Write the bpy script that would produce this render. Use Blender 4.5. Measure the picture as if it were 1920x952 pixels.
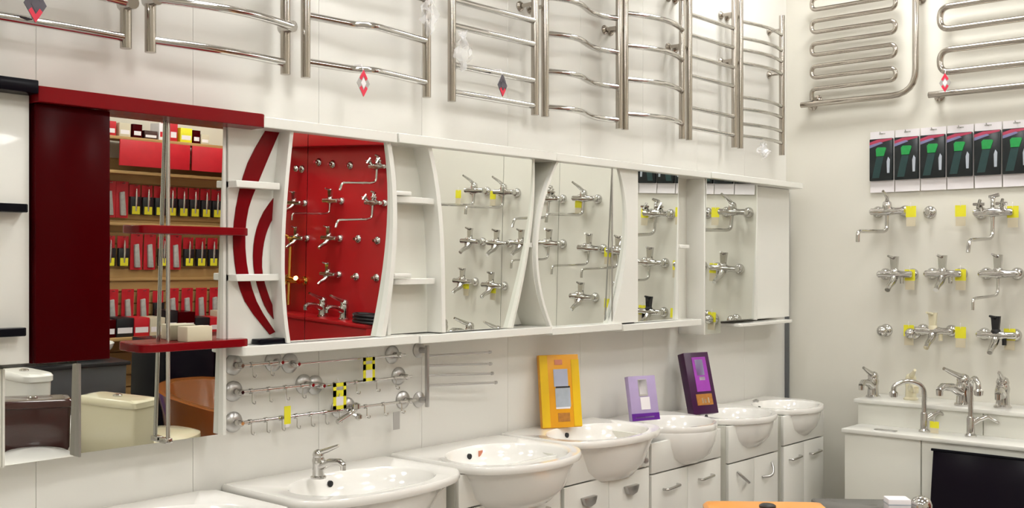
import bpy, bmesh, math, random
from mathutils import Vector, Matrix
random.seed(7)
PI = math.pi
S = bpy.context.scene
for o in list(bpy.data.objects): bpy.data.objects.remove(o)
COL = S.collection
# ------------------------------------------------------------------ camera
FPX, HOR, CAMD, CAMH, ANG = 2025.0, 497.0, 3.0, 1.55, math.radians(41.2)
cam_d = bpy.data.cameras.new('camera'); cam = bpy.data.objects.new('camera', cam_d); COL.objects.link(cam)
cam_d.sensor_width = 36.0; cam_d.lens = FPX / 1920 * 36.0; cam_d.shift_y = (HOR - 476) / 1920
cam_d.clip_start = 0.05
cam.location = (0, -CAMD, CAMH); cam.rotation_euler = (PI / 2, 0, ANG - PI / 2)
S.camera = cam
# ------------------------------------------------------------------ light
W = bpy.data.worlds.new('world'); S.world = W; W.use_nodes = True
W.node_tree.nodes['Background'].inputs[0].default_value = (0.9, 0.95, 1.0, 1)
W.node_tree.nodes['Background'].inputs[1].default_value = 0.0
S.view_settings.view_transform = 'Standard'; S.view_settings.look = 'None'
S.view_settings.exposure = 0.0; S.view_settings.gamma = 1.0; S.view_settings.use_curve_mapping = False
LAMP = 27.0                      # emission of the ceiling light diffusers
LAMPS = [(x, y) for y in (-0.8, -2.6, -4.4) for x in (2.4, 5.1, -0.3)]   # regular grid of the shop's ceiling panels
XB, YC, ZC, XD = 5.9, -5.55, 3.75, -2.6     # right wall, rear wall, ceiling, left wall

# ------------------------------------------------------------------ pixel -> place
fx, fy, rx, ry = math.cos(ANG), math.sin(ANG), math.sin(ANG), -math.cos(ANG)
def ray(u, v):
    k = (u - 960) / FPX
    return (fx + rx * k, fy + ry * k, -(v - HOR) / FPX)
def PA(u, v, y=-0.16):           # a point on a plane parallel to the long wall -> (x, z)
    d = ray(u, v); t = (y + CAMD) / d[1]; return (d[0] * t, CAMH + d[2] * t)
def PB(u, v, x=XB):              # a point on a plane parallel to the right wall -> (y, z)
    d = ray(u, v); t = x / d[0]; return (-CAMD + d[1] * t, CAMH + d[2] * t)
def PZ(u, v, z):
    d = ray(u, v); t = (z - CAMH) / d[2]; return (d[0] * t, -CAMD + d[1] * t)
TILT = math.radians(1.65)        # the hung mirrors lean out at the top
def PM(u, v, x=XB, y0=-0.15, z0=1.64):      # a point seen in a mirror, on the right wall -> (y, z)
    n = Vector((0, -math.cos(TILT), -math.sin(TILT))); d = Vector(ray(u, v)); o = Vector((0, -CAMD, CAMH))
    t = (Vector((0, y0, z0)) - o).dot(n) / d.dot(n); h = o + d * t; r = d - 2 * d.dot(n) * n
    k = (x - h.x) / r.x; p = h + r * k; return (p.y, p.z)
def PMY(u, v, y, y0=-0.03, z0=1.5):         # same, on a plane parallel to the long wall -> (x, z)
    n = Vector((0, -math.cos(TILT), -math.sin(TILT))); d = Vector(ray(u, v)); o = Vector((0, -CAMD, CAMH))
    t = (Vector((0, y0, z0)) - o).dot(n) / d.dot(n); h = o + d * t; r = d - 2 * d.dot(n) * n
    k = (y - h.y) / r.y; p = h + r * k; return (p.x, p.z)

# ------------------------------------------------------------------ materials
def mat(name, col, rough=0.5, metal=0.0, coat=0.0, noise=0.0, nscale=8.0, emit=None, trans=0.0, bump=0.0, ior=1.45, alpha=1.0, spec=0.5):
    m = bpy.data.materials.new(name); m.use_nodes = True; nt = m.node_tree; b = nt.nodes['Principled BSDF']
    c = tuple(col) + (1,)
    b.inputs['Base Color'].default_value = c; b.inputs['Roughness'].default_value = rough; b.inputs['Metallic'].default_value = metal
    b.inputs['Coat Weight'].default_value = coat; b.inputs['Coat Roughness'].default_value = 0.05
    b.inputs['Transmission Weight'].default_value = trans; b.inputs['IOR'].default_value = ior; b.inputs['Alpha'].default_value = alpha
    b.inputs['Specular IOR Level'].default_value = spec
    if noise or bump:
        tc = nt.nodes.new('ShaderNodeTexCoord'); n = nt.nodes.new('ShaderNodeTexNoise'); n.inputs['Scale'].default_value = nscale
        n.inputs['Detail'].default_value = 4; nt.links.new(tc.outputs['Object'], n.inputs['Vector'])
        if noise:
            r = nt.nodes.new('ShaderNodeMixRGB'); r.inputs[1].default_value = tuple(x * (1 - noise) for x in col) + (1,)
            r.inputs[2].default_value = tuple(min(1, x * (1 + noise)) for x in col) + (1,)
            nt.links.new(n.outputs['Fac'], r.inputs[0]); nt.links.new(r.outputs[0], b.inputs['Base Color'])
        if bump:
            bp = nt.nodes.new('ShaderNodeBump'); bp.inputs['Strength'].default_value = bump; bp.inputs['Distance'].default_value = 0.01
            nt.links.new(n.outputs['Fac'], bp.inputs['Height']); nt.links.new(bp.outputs[0], b.inputs['Normal'])
    if emit:
        b.inputs['Emission Color'].default_value = tuple(emit[0]) + (1,); b.inputs['Emission Strength'].default_value = emit[1]
    return m
def wood(name, a, b_, scale=3.0, rough=0.5):
    m = mat(name, a, rough); nt = m.node_tree; b = nt.nodes['Principled BSDF']
    tc = nt.nodes.new('ShaderNodeTexCoord'); mp = nt.nodes.new('ShaderNodeMapping'); mp.inputs['Scale'].default_value = (1, 1, 14)
    w = nt.nodes.new('ShaderNodeTexNoise'); w.inputs['Scale'].default_value = scale; r = nt.nodes.new('ShaderNodeMixRGB')
    r.inputs[1].default_value = tuple(a) + (1,); r.inputs[2].default_value = tuple(b_) + (1,)
    nt.links.new(tc.outputs['Object'], mp.inputs[0]); nt.links.new(mp.outputs[0], w.inputs['Vector'])
    nt.links.new(w.outputs['Fac'], r.inputs[0]); nt.links.new(r.outputs[0], b.inputs['Base Color'])
    return m
M = dict(
    wall=mat('wall_panel_plastic', (0.76, 0.745, 0.70), 0.32, noise=0.03, nscale=3),
    wallb=mat('wall_paint', (0.74, 0.715, 0.64), 0.5, noise=0.03, nscale=3, bump=0.02),
    wallc=mat('rear_wall_paint', (0.66, 0.62, 0.52), 0.6, noise=0.03, nscale=3),
    ceil=mat('ceiling_paint', (0.75, 0.74, 0.70), 0.8, noise=0.03, nscale=5),
    floor=mat('floor_tile', (0.36, 0.33, 0.30), 0.3, noise=0.12, nscale=4),
    grout=mat('floor_grout', (0.22, 0.2, 0.18), 0.8, noise=0.1),
    white=mat('white_lacquer', (0.80, 0.79, 0.74), 0.25, coat=0.3, noise=0.015, nscale=2),
    whiteb=mat('white_board', (0.74, 0.73, 0.66), 0.4, noise=0.02, nscale=4),
    cer=mat('white_ceramic', (0.86, 0.84, 0.80), 0.12, coat=0.6, noise=0.01, nscale=2),
    cream=mat('cream_ceramic', (0.72, 0.66, 0.47), 0.15, coat=0.5, noise=0.02, nscale=2),
    brownc=mat('brown_ceramic', (0.055, 0.018, 0.016), 0.12, coat=0.6, noise=0.05),
    greyc=mat('dark_grey_ceramic', (0.06, 0.06, 0.065), 0.25, coat=0.3, noise=0.05),
    mirror=mat('mirror_silver', (0.86, 0.88, 0.85), 0.0, 1.0),
    chrome=mat('polished_chrome', (0.60, 0.585, 0.565), 0.09, 1.0, noise=0.03, nscale=30),
    steel=mat('stainless_steel', (0.46, 0.42, 0.375), 0.15, 1.0, noise=0.04, nscale=20),
    satin=mat('satin_metal', (0.5, 0.49, 0.48), 0.32, 1.0, noise=0.05, nscale=20),
    gold=mat('polished_gold', (0.85, 0.50, 0.12), 0.12, 1.0, noise=0.03),
    red=mat('red_lacquer', (0.19, 0.002, 0.005), 0.25, coat=0.1, spec=0.15, noise=0.04, nscale=2),
    redd=mat('dark_red_lacquer', (0.048, 0.0006, 0.0015), 0.22, noise=0.05, nscale=2, spec=0.05),
    redw=mat('red_display_board', (0.42, 0.008, 0.012), 0.35, noise=0.08, nscale=3),
    redp=mat('red_card', (0.55, 0.015, 0.025), 0.4, noise=0.15, nscale=14),
    black=mat('black_lacquer', (0.004, 0.004, 0.007), 0.22, noise=0.1, spec=0.15),
    blackg=mat('black_glass', (0.006, 0.004, 0.008), 0.22, coat=0.0, noise=0.1, spec=0.12),
    blackm=mat('black_plastic', (0.012, 0.012, 0.014), 0.4, noise=0.2, nscale=20),
    trim=mat('grey_corner_profile', (0.16, 0.17, 0.18), 0.35, 0.5, noise=0.05),
    yellow=mat('yellow_card', (0.80, 0.74, 0.03), 0.5, noise=0.06, nscale=20),
    paper=mat('white_card', (0.82, 0.78, 0.80), 0.5, noise=0.03, nscale=10),
    grey=mat('grey_card', (0.42, 0.40, 0.38), 0.5, noise=0.06, nscale=10),
    tagred=mat('tag_red', (0.70, 0.03, 0.07), 0.4, noise=0.1, nscale=30),
    tagdark=mat('tag_dark_print', (0.09, 0.08, 0.10), 0.4, noise=0.3, nscale=60),
    film=mat('clear_film', (0.9, 0.9, 0.92), 0.12, noise=0.02, alpha=0.28, bump=0.4, nscale=25),
    packd=mat('pack_dark_print', (0.012, 0.016, 0.018), 0.25, noise=0.3, nscale=12),
    packg=mat('pack_green_print', (0.02, 0.30, 0.07), 0.3, noise=0.25, nscale=40),
    packt=mat('pack_teal_print', (0.018, 0.05, 0.05), 0.3, noise=0.3, nscale=25),
    packv=mat('pack_violet_print', (0.20, 0.20, 0.36), 0.3, noise=0.2, nscale=20),
    packr=mat('pack_crimson_print', (0.42, 0.05, 0.10), 0.3, noise=0.2, nscale=20),
    packs=mat('pack_silver_print', (0.42, 0.46, 0.52), 0.3, noise=0.2, nscale=30),
    orange=mat('orange_card', (0.80, 0.36, 0.012), 0.35, noise=0.12, nscale=9),
    yellowo=mat('amber_card', (0.80, 0.50, 0.01), 0.35, noise=0.1, nscale=9),
    orangel=mat('orange_lid', (0.85, 0.33, 0.04), 0.3, coat=0.3, noise=0.04),
    lilac=mat('lilac_card', (0.42, 0.33, 0.55), 0.4, noise=0.08, nscale=20),
    purple=mat('purple_card', (0.11, 0.012, 0.26), 0.35, noise=0.15, nscale=20),
    plum=mat('plum_card', (0.05, 0.008, 0.05), 0.3, noise=0.3, nscale=8),
    magenta=mat('magenta_print', (0.34, 0.05, 0.42), 0.35, noise=0.15, nscale=30),
    bronze=mat('bronze_print', (0.42, 0.17, 0.03), 0.4, noise=0.5, nscale=60),
    window=mat('pale_blue_print', (0.45, 0.48, 0.62), 0.3, noise=0.12, nscale=20),
    beige=mat('beige_card', (0.62, 0.55, 0.40), 0.5, noise=0.08, nscale=12),
    rust=mat('sticker_rust', (0.66, 0.24, 0.15), 0.5, noise=0.2, nscale=60),
    slat=wood('slat_board_wood', (0.52, 0.33, 0.13), (0.40, 0.23, 0.08)),
    brownw=mat('brown_acrylic', (0.24, 0.075, 0.015), 0.25, coat=0.4, noise=0.08, nscale=3),
    blue=mat('blue_plastic', (0.01, 0.03, 0.45), 0.3, noise=0.1),
    bottle=mat('clear_tool_pack', (0.45, 0.45, 0.42), 0.25, noise=0.3, nscale=40),
    lamp=mat('lamp_diffuser', (0.9, 0.9, 0.88), 0.5, emit=((1.0, 0.995, 0.97), LAMP)),
    lampf=mat('lamp_frame', (0.7, 0.7, 0.7), 0.4, noise=0.02),
    glassd=mat('dark_door_glass', (0.05, 0.05, 0.04), 0.06, coat=0.5, noise=0.1),
)
# ------------------------------------------------------------------ mesh helpers
class MB:
    def __init__(s): s.v = []; s.f = []
    def add(s, vs, fs):
        b = len(s.v); s.v += [tuple(p) for p in vs]; s.f += [tuple(i + b for i in f) for f in fs]; return s
    def box(s, x0, x1, y0, y1, z0, z1):
        return s.add([(x0,y0,z0),(x1,y0,z0),(x1,y1,z0),(x0,y1,z0),(x0,y0,z1),(x1,y0,z1),(x1,y1,z1),(x0,y1,z1)],
                     [(3,2,1,0),(4,5,6,7),(0,1,5,4),(1,2,6,5),(2,3,7,6),(3,0,4,7)])
    def loft(s, rings, c0=True, c1=True):
        n = len(rings[0]); vs = [p for r in rings for p in r]; fs = []
        for k in range(len(rings) - 1):
            for i in range(n):
                j = (i + 1) % n; fs.append((k*n+i, k*n+j, (k+1)*n+j, (k+1)*n+i))
        if c0: fs.append(tuple(range(n - 1, -1, -1)))
        if c1: fs.append(tuple((len(rings)-1)*n + i for i in range(n)))
        return s.add(vs, fs)
    def tube(s, pts, r, n=10, caps=True):
        P = [Vector(p) for p in pts]; R = r if isinstance(r, (list, tuple)) else [r] * len(P)
        rings = []; up = None
        for i, p in enumerate(P):
            a = P[max(i-1, 0)]; b = P[min(i+1, len(P)-1)]; t = (b - a).normalized()
            if i and i < len(P)-1:
                t = ((P[i]-P[i-1]).normalized() + (P[i+1]-P[i]).normalized())
                t = t.normalized() if t.length > 1e-6 else (b - a).normalized()
            if up is None:
                up = Vector((0,0,1)) if abs(t.z) < 0.9 else Vector((1,0,0))
            u = (up - t * up.dot(t))
            if u.length < 1e-5: u = t.orthogonal()
            u.normalize(); w = t.cross(u); up = u
            rings.append([p + (u*math.cos(2*PI*k/n) + w*math.sin(2*PI*k/n)) * R[i] for k in range(n)])
        return s.loft(rings, caps, caps)
    def lathe(s, prof, o=(0,0,0), axis='z', n=16):
        o = Vector(o); rings = []
        for r, h in prof:
            ring = []
            for k in range(n):
                c, d = r*math.cos(2*PI*k/n), r*math.sin(2*PI*k/n)
                ring.append(o + Vector({'z': (c, d, h), 'y': (c, h, d), 'x': (h, c, d)}[axis]))
            rings.append(ring)
        return s.loft(rings)
    def prism(s, poly, y0, y1, plane='xz', shear=None):
        n = len(poly)
        def P(a, b, y):
            if plane == 'xz':
                return (a, y + (shear(b) if shear else 0), b)
            if plane == 'yz': return (y, a, b)
            return (a, b, y)
        vs = [P(a, b, y0) for a, b in poly] + [P(a, b, y1) for a, b in poly]
        fs = [tuple(range(n)), tuple(range(2*n-1, n-1, -1))] + [(i, i+n, (i+1) % n + n, (i+1) % n) for i in range(n)]
        return s.add(vs, fs)
    def build(s, name, m, parent=None, bevel=0, smooth=True, seg=2):
        me = bpy.data.meshes.new(name); bm = bmesh.new()
        vs = [bm.verts.new(p) for p in s.v]
        for f in s.f:
            try: bm.faces.new([vs[i] for i in f])
            except ValueError: pass
        bmesh.ops.recalc_face_normals(bm, faces=bm.faces)
        if bevel:
            bmesh.ops.bevel(bm, geom=[e for e in bm.edges if len(e.link_faces) == 2 and e.calc_face_angle(0) > 0.5], offset=bevel, segments=seg, affect='EDGES', profile=0.5)
        bm.to_mesh(me); bm.free()
        if smooth:
            me.polygons.foreach_set('use_smooth', [True]*len(me.polygons)); me.set_sharp_from_angle(angle=math.radians(40))
        me.materials.append(M[m] if isinstance(m, str) else m)
        o = bpy.data.objects.new(name, me); COL.objects.link(o)
        if parent: o.parent = parent
        return o
def box(x0, x1, y0, y1, z0, z1): return MB().box(min(x0,x1), max(x0,x1), min(y0,y1), max(y0,y1), min(z0,z1), max(z0,z1))
def tube(*a, **k): return MB().tube(*a, **k)
def lathe(*a, **k): return MB().lathe(*a, **k)
def tag(o, label, cat, group=None):
    o['label'] = label; o['category'] = cat
    if group: o['group'] = group
    return o
def thing(name, label, cat, loc=(0,0,0), rz=0, group=None):
    o = bpy.data.objects.new(name, None); COL.objects.link(o); o.empty_display_size = 0.05
    o.location = loc; o.rotation_euler = (0, 0, rz); return tag(o, label, cat, group)
def struct(o): o['kind'] = 'structure'; return o
def dup(root, loc=None, rz=None, label=None, group=None):
    r = root.copy(); COL.objects.link(r)
    if loc is not None: r.location = loc
    if rz is not None: r.rotation_euler = (0, 0, rz)
    if label: r['label'] = label
    if group: r['group'] = group
    for ch in list(root.children):
        c = ch.copy(); COL.objects.link(c); c.parent = r
        for g in list(ch.children):
            d = g.copy(); COL.objects.link(d); d.parent = c
    return r
def arc(p, q, n, f):    # n+1 points from p to q, displaced by f(t)
    p, q = Vector(p), Vector(q)
    return [p.lerp(q, i/n) + Vector(f(i/n)) for i in range(n+1)]
def bend(pts, r, k=5):  # round the corners of a polyline
    P = [Vector(p) for p in pts]; out = [P[0]]
    for i in range(1, len(P)-1):
        a = (P[i-1]-P[i]); b = (P[i+1]-P[i]); ra = min(r, a.length*0.49, b.length*0.49)
        A = P[i] + a.normalized()*ra; B = P[i] + b.normalized()*ra
        for j in range(k+1):
            t = j/k; out.append(A*(1-t)**2 + P[i]*2*t*(1-t) + B*t*t)
    out.append(P[-1]); return out
RB = -PI/2              # things on the right wall: local x runs to the viewer's right, local -y out of the wall

# ------------------------------------------------------------------ the shell
fl = struct(box(XD, XB, YC, 0, -0.10, -0.012).build('floor', 'grout', smooth=False))
tile = None
for i in range(14):
    for j in range(9):
        x0, y0 = XD + i*0.6, -j*0.6 - 0.6
        w = min(0.6, XB-x0) - 0.006; d0 = max(y0, YC)
        if tile and w > 0.59 and d0 == y0:
            t = bpy.data.objects.new('tile', tile); COL.objects.link(t); t.parent = fl; t.location = (x0, y0, 0)
        else:
            o = box(0, w, 0, y0+0.594-d0, -0.012, 0).build('tile', 'floor', fl, bevel=0.001, seg=1); o.location = (x0, d0, 0)
            if w > 0.59 and d0 == y0: tile = o.data
struct(box(XD-0.1, XB+0.1, YC-0.1, 0.1, ZC, ZC+0.1).build('ceiling', 'ceil', smooth=False))
wa = struct(box(XD, XB, 0.008, 0.12, 0, ZC).build('wall_back', 'wall', smooth=False))
pm = None; xs = XB
while xs > XD + 0.01:           # tall plastic wall panels with narrow joints
    w = min(0.5, xs - XD); o = None
    if pm and w == 0.5: o = bpy.data.objects.new('panel', pm); COL.objects.link(o); o.parent = wa
    else:
        o = box(0.0004, w-0.0004, 0, 0.009, 0, ZC).build('panel', 'wall', wa, bevel=0.001, seg=1)
        if w == 0.5: pm = o.data
    o.location = (xs - w, 0, 0); xs -= w
struct(box(XB, XB+0.12, YC, 0.1, 0, ZC).build('wall_right', 'wallb', smooth=False))
struct(box(XD, XB+0.1, YC-0.12, YC, 0, ZC).build('wall_rear', 'wallc', smooth=False))
struct(box(XD-0.12, XD, YC-0.12, 0.1, 0, ZC).build('wall_left', 'wallb', smooth=False))
struct(box(XB-0.022, XB, -0.022, 0.0, 0.0, 1.98).build('trim_1', 'trim', bevel=0.003))

# ceiling lights
lm = thing('ceiling_light_offscreen', 'square white ceiling light panel over the shop floor', 'light', (LAMPS[0][0], LAMPS[0][1], ZC), 0, 'ceiling light panels')
fr = MB()
for a, b, c, d in ((-.32,.32,-.32,-.29),(-.32,.32,.29,.32),(-.32,-.29,-.29,.29),(.29,.32,-.29,.29)): fr.box(a, b, c, d, -0.05, 0)
fr.build('frame', 'lampf', lm); box(-.29, .29, -.29, .29, -0.04, -0.03).build('diffuser_offscreen', 'lamp', lm, smooth=False)
for x, y in LAMPS[1:]: dup(lm, (x, y, ZC))

# ------------------------------------------------------------------ towel rails on the long wall
def ladder(px_l, px_r, rungs, style, label, zb=2.18, zt=2.98, r=0.013, pr=0.0165, side='r', sec=None, bow=0.05, extra=None):
    y = -0.085
    x0 = PA(px_l, 150, y)[0]; x1 = PA(px_r, 150, y)[0]; w = x1 - x0
    t = thing('towel_rail', label, 'towel rail', (x0, 0, zb), 0, 'chrome ladder towel rails on the long wall')
    for xx in (0, w):
        p = tube([(xx, y, 0), (xx, y, zt-zb)], pr, 14).build('post', 'steel', t)
        for zz in (0.47, zt-zb-0.08):
            b = MB(); b.tube([(xx, y, zz), (xx, 0.0, zz)], 0.009, 8); b.lathe([(0.022, 0), (0.022, -0.006), (0.014, -0.014)], (xx, 0, zz), 'y', 14)
            b.build('wall_bracket', 'steel', p)
    zs = list(rungs)
    d = zs[-1] - zs[-2] if len(zs) > 1 else 0.1
    for k, z in enumerate(zs):
        h = z - zb
        if h > zt - zb - 0.02: continue
        if style == 'straight': pts = [(0, y, h), (w, y, h)]
        elif style == 'bow': pts = arc((0, y, h), (w, y, h), 16, lambda q: (0, -bow*math.sin(PI*q), 0))
        elif style == 'kink': pts = bend([(0, y, h), (w*0.36, y-0.012, h), (w*0.45, y-bow, h), (w, y, h)], 0.05)
        elif style == 'front':
            pts = arc((-0.012, y-0.024, h), (w+0.014, y-0.024, h), 12, lambda q: (0, -bow*math.sin(PI*q), 0)) if k % 2 else arc((0, y, h), (w, y, h), 12, lambda q: (0, -bow*0.4*math.sin(PI*q), 0))
        else: pts = arc((0, y, h), (w, y, h), 24, lambda q: (0, -bow*math.sin(2*PI*q) - bow*0.3*math.sin(PI*q), 0))
        rr = tube(pts, r, 10).build('rung', 'chrome', t)
        if style == 'front' and k % 2:
            for xx in (-0.0, w): tube([(xx, y+0.018, h), (xx, y-0.04, h)], 0.020, 12).build('rung_clamp', 'chrome', rr)
    return t
zr = lambda u, v, y=-0.085: PA(u, v, y)[1]
def fill(base, top=2.93, extra=None):
    z = list(base); d = (z[-1]-z[0])/(len(z)-1) if len(z) > 1 else 0.1
    while z[-1] + d < top: z.append(z[-1]+d)
    return z
ladder(-95, 236, fill([zr(236, 71), zr(236, 8)]), 'front', 'chrome ladder towel rail above the black-topped cabinet, front-clamped rungs', bow=0.02)
ladder(282, 535, fill([zr(535, 118), zr(535, 52)]), 'front', 'chrome ladder towel rail above the red cabinet, without a hanging tag', bow=0.055)
ladder(573, 800, fill([zr(797, 155), zr(797, 77)]), 'kink', 'chrome ladder towel rail with kinked rungs and a red diamond tag', bow=0.05)
ladder(847, 1003, fill([zr(1003, 199), zr(1003, 152), zr(1003, 84), zr(1003, 40)]), 'straight', 'chrome ladder towel rail with straight rungs and a grey red tag', bow=0.0)
ladder(1022, 1161, fill([zr(1161, 225), zr(1161, 163), zr(1161, 98), zr(1161, 35)]), 'wave', 'chrome ladder towel rail with wavy rungs beside the straight-runged rail', bow=0.035)
ladder(1172, 1279, fill([zr(1279, 233), zr(1279, 172), zr(1279, 113), zr(1279, 57)]), 'bow', 'chrome ladder towel rail with bowed rungs beside the wavy rail', bow=0.06)
ladder(1292, 1377, fill([zr(1377, 254), zr(1377, 219), zr(1377, 162), zr(1377, 127), zr(1377, 90), zr(1377, 54)]), 'straight', 'narrow chrome ladder towel rail with close-set straight rungs', r=0.011)
ladder(1388, 1466, fill([zr(1389, 255), zr(1389, 232), zr(1389, 204), zr(1389, 182), zr(1389, 118), zr(1389, 93), zr(1389, 71)]), 'bow', 'chrome ladder towel rail in the corner with many thin bowed rungs', r=0.010, bow=0.035)

def diamond(u, v, hh, label, dark=False, plane='A'):
    if plane == 'A': x, z = PA(u, v, -0.13); loc = (x, -0.13, z); rz = 0
    else: y, z = PB(u, v, 5.76); loc = (5.76, y, z); rz = RB
    t = thing('diamond_tag', label, 'tag', loc, rz, 'diamond hang tags on the towel rails')
    w = hh * 0.62
    P = lambda k: [(0, -hh*k), (w*k, 0), (0, hh*k), (-w*k, 0)]
    MB().prism(P(1), -0.0015, 0.0015).build('card', 'grey' if not dark else 'tagdark', t, smooth=False)
    MB().prism([(0, -hh), (w*0.62, -hh*0.38), (w*0.35, -hh*0.2), (0, -hh*0.55), (-w*0.35, -hh*0.2), (-w*0.62, -hh*0.38)], -0.003, -0.0016).build('red_corner', 'tagred', t, smooth=False)
    MB().prism([(0, hh), (w*0.62, hh*0.38), (w*0.35, hh*0.2), (0, hh*0.55), (-w*0.35, hh*0.2), (-w*0.62, hh*0.38)], -0.003, -0.0016).build('red_corner', 'tagred' if not dark else 'tagdark', t, smooth=False)
    MB().prism(P(0.4), -0.003, -0.0016).build('print', 'paper' if not dark else 'tagdark', t, smooth=False)
    tube([(0, 0, hh*0.96), (0, 0.01, hh+0.02), (0, 0.045, hh+0.022)], 0.0015, 6).build('string', 'paper', t)
    return t
diamond(66, 8, 0.05, 'grey diamond tag with a red tip on the rail above the black-topped cabinet', dark=True)
diamond(681, 156, 0.047, 'red and white diamond tag on the towel rail with kinked rungs')
diamond(942, 160, 0.045, 'dark diamond tag with a red tip on the straight-runged rail', dark=True)
diamond(1772, 155, 0.05, 'red diamond tag on the serpentine rail of the right wall', plane='B')

def film(u, v, w, h, label):
    x, z = PA(u, v, -0.12); t = MB(); n = 9
    vs = []; fs = []
    for i in range(n):
        for j in range(n):
            a, b = i/(n-1), j/(n-1)
            vs.append((x + (a-.5)*w*(0.6+0.4*math.sin(b*5)), -0.12 + random.uniform(-.02, .02), z + (b-.5)*h + 0.02*math.sin(a*9)))
    for i in range(n-1):
        for j in range(n-1): fs.append((i*n+j, (i+1)*n+j, (i+1)*n+j+1, i*n+j+1))
    t.add(vs, fs); o = t.build('plastic_film', 'film'); tag(o, label, 'wrap', 'loose plastic wrap on the towel rails')
film(805, 20, 0.10, 0.16, 'crumpled clear plastic wrap on the post of the kinked-rung rail')
film(868, 95, 0.09, 0.12, 'crumpled clear plastic wrap hanging on the straight-runged rail')
film(1432, 283, 0.14, 0.06, 'crumpled clear plastic wrap under the corner towel rail')

# ------------------------------------------------------------------ mirror cabinets
YM = -0.15
msh = lambda z: -(z-1.64)*math.tan(TILT)
def mirror_panel(pts, parent, name='mirror', y=YM, th=0.006):
    return MB().prism(pts, y, y+th, shear=msh).build(name, 'mirror', parent, smooth=False)
def curve_px(px, y=-0.16, n=14):   # smooth curve through 3 or more pixels -> (x, z), sampled by quadratic fit in v
    pts = [PA(u, v, y) for u, v in px]
    if len(pts) == 2: return [(pts[0][0]+(pts[1][0]-pts[0][0])*i/n, pts[0][1]+(pts[1][1]-pts[0][1])*i/n) for i in range(n+1)]
    z0, z1 = pts[0][1], pts[-1][1]; out = []
    for i in range(n+1):
        z = z0 + (z1-z0)*i/n; x = 0
        for a in range(len(pts)):
            l = 1
            for b in range(len(pts)):
                if a != b: l *= (z-pts[b][1])/(pts[a][1]-pts[b][1])
            x += l*pts[a][0]
        out.append((x, z))
    return out
def clampz(c, z0, z1):             # stretch a curve to exact heights
    a, b = c[0][1], c[-1][1]
    return [(x, z0 + (z1-z0)*(z-a)/(b-a)) for x, z in c]
def strip(c, w, y0, y1, parent, name='side_panel', m='white'):
    return MB().prism(list(c) + [(x+w, z) for x, z in reversed(c)], y0, y1).build(name, m, parent)
ZT, ZB = 1.985, 1.30
G = 'mirror cabinets along the long wall'
def shelf(x0, x1, z, parent, m='white', y0=-0.165, th=0.022, rl=0.0, rr=0.0, name='shelf', belly=0.0):
    P = []; n = 6
    def corner(cx, cy, r, a0):
        return [(cx + r*math.cos(a0+PI/2*i/n), cy + r*math.sin(a0+PI/2*i/n)) for i in range(n+1)]
    P += corner(x0+rl, y0+rl, rl, PI) if rl else [(x0, y0)]
    if belly: P += [(x0+(x1-x0)*i/10, y0 - belly*math.sin(PI*i/10)) for i in range(1, 10)]
    P += corner(x1-rr, y0+rr, rr, -PI/2) if rr else [(x1, y0)]
    P += [(x1, -0.004), (x0, -0.004)]
    return MB().prism(P, z-th/2, z+th/2, plane='xy').build(name, m, parent, bevel=0.002, seg=1)

# black-topped cabinet at the left edge
t = thing('mirror_cabinet', 'white wall cabinet with black top and black shelves beside the red cabinet', 'cabinet', (0,0,0), 0, G)
box(0.62, 1.312, -0.15, -0.003, 1.29, 2.0).build('body', 'white', t, bevel=0.002)
box(0.60, PA(60,160)[0], -0.20, -0.003, 2.0, 2.035).build('top_board', 'black', t, bevel=0.003)
for u, v in ((45, 391), (42, 621)):
    x, z = PA(u, v); shelf(0.62, x, z, t, 'black', y0=-0.19, th=0.022, rr=0.01)
mirror_panel([(0.66, 1.015), (1.470, 1.015), (1.470, 1.275), (0.66, 1.275)], t, y=-0.100, th=0.008)
box(0.67, 1.51, -0.06, -0.003, 1.03, 1.27).build('backing', 'whiteb', t)
box(1.245, 1.262, -0.1, -0.0, 1.015, 1.275).build('edge_strip', 'white', t, bevel=0.002).location.y = 0.0
box(1.262, 1.268, -0.104, -0.08, 1.015, 1.275).build('bevel_strip', 'whiteb', t)
box(1.470, 1.4765, -0.108, -0.08, 1.015, 1.275).build('edge_strip', 'satin', t)

# red cabinet
t = thing('mirror_cabinet', 'red cabinet with dark red door and two red shelves on a chrome pole', 'cabinet', (0,0,0), 0, G)
xr = PA(490, 212)[0]
shelf(PA(61, 165)[0]+0.002, xr, 2.002, t, 'red', y0=-0.19, th=0.042, rr=0.02, name='top_board')
xd0, xd1 = PA(62, 300)[0]+0.004, PA(205, 300)[0]
box(xd0, xd1, -0.165, -0.145, PA(62, 682)[1], 1.98).build('door', 'redd', t, bevel=0.003)
box(xd0, xd1-0.05, -0.145, -0.112, PA(62, 682)[1], 1.98).build('cabinet_body', 'redd', t)
mirror_panel([(1.478, 1.02), (1.940, 1.02), (1.940, 1.985), (1.478, 1.985)], t, y=-0.095, th=0.006)
box(1.49, 1.935, -0.06, -0.003, 1.035, 1.975).build('backing', 'whiteb', t)
box(1.940, 1.952, -0.105, -0.003, 1.02, 1.985).build('edge_strip', 'white', t, bevel=0.002)
for z in (PA(370, 432)[1], PA(370, 648)[1]):
    shelf(PA(268, 432)[0], PA(470, 432)[0], z, t, 'red', y0=-0.165, th=0.024, rl=0.03, rr=0.03)
xp = PA(315, 400, -0.113)[0]
tube([(xp, -0.113, 1.02), (xp, -0.113, 1.985)], 0.006, 12).build('pole', 'chrome', t)
box(xp-0.012, xp+0.012, -0.12, -0.082, 1.02, 1.035).build('pole_foot', 'chrome', t, bevel=0.002)

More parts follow.
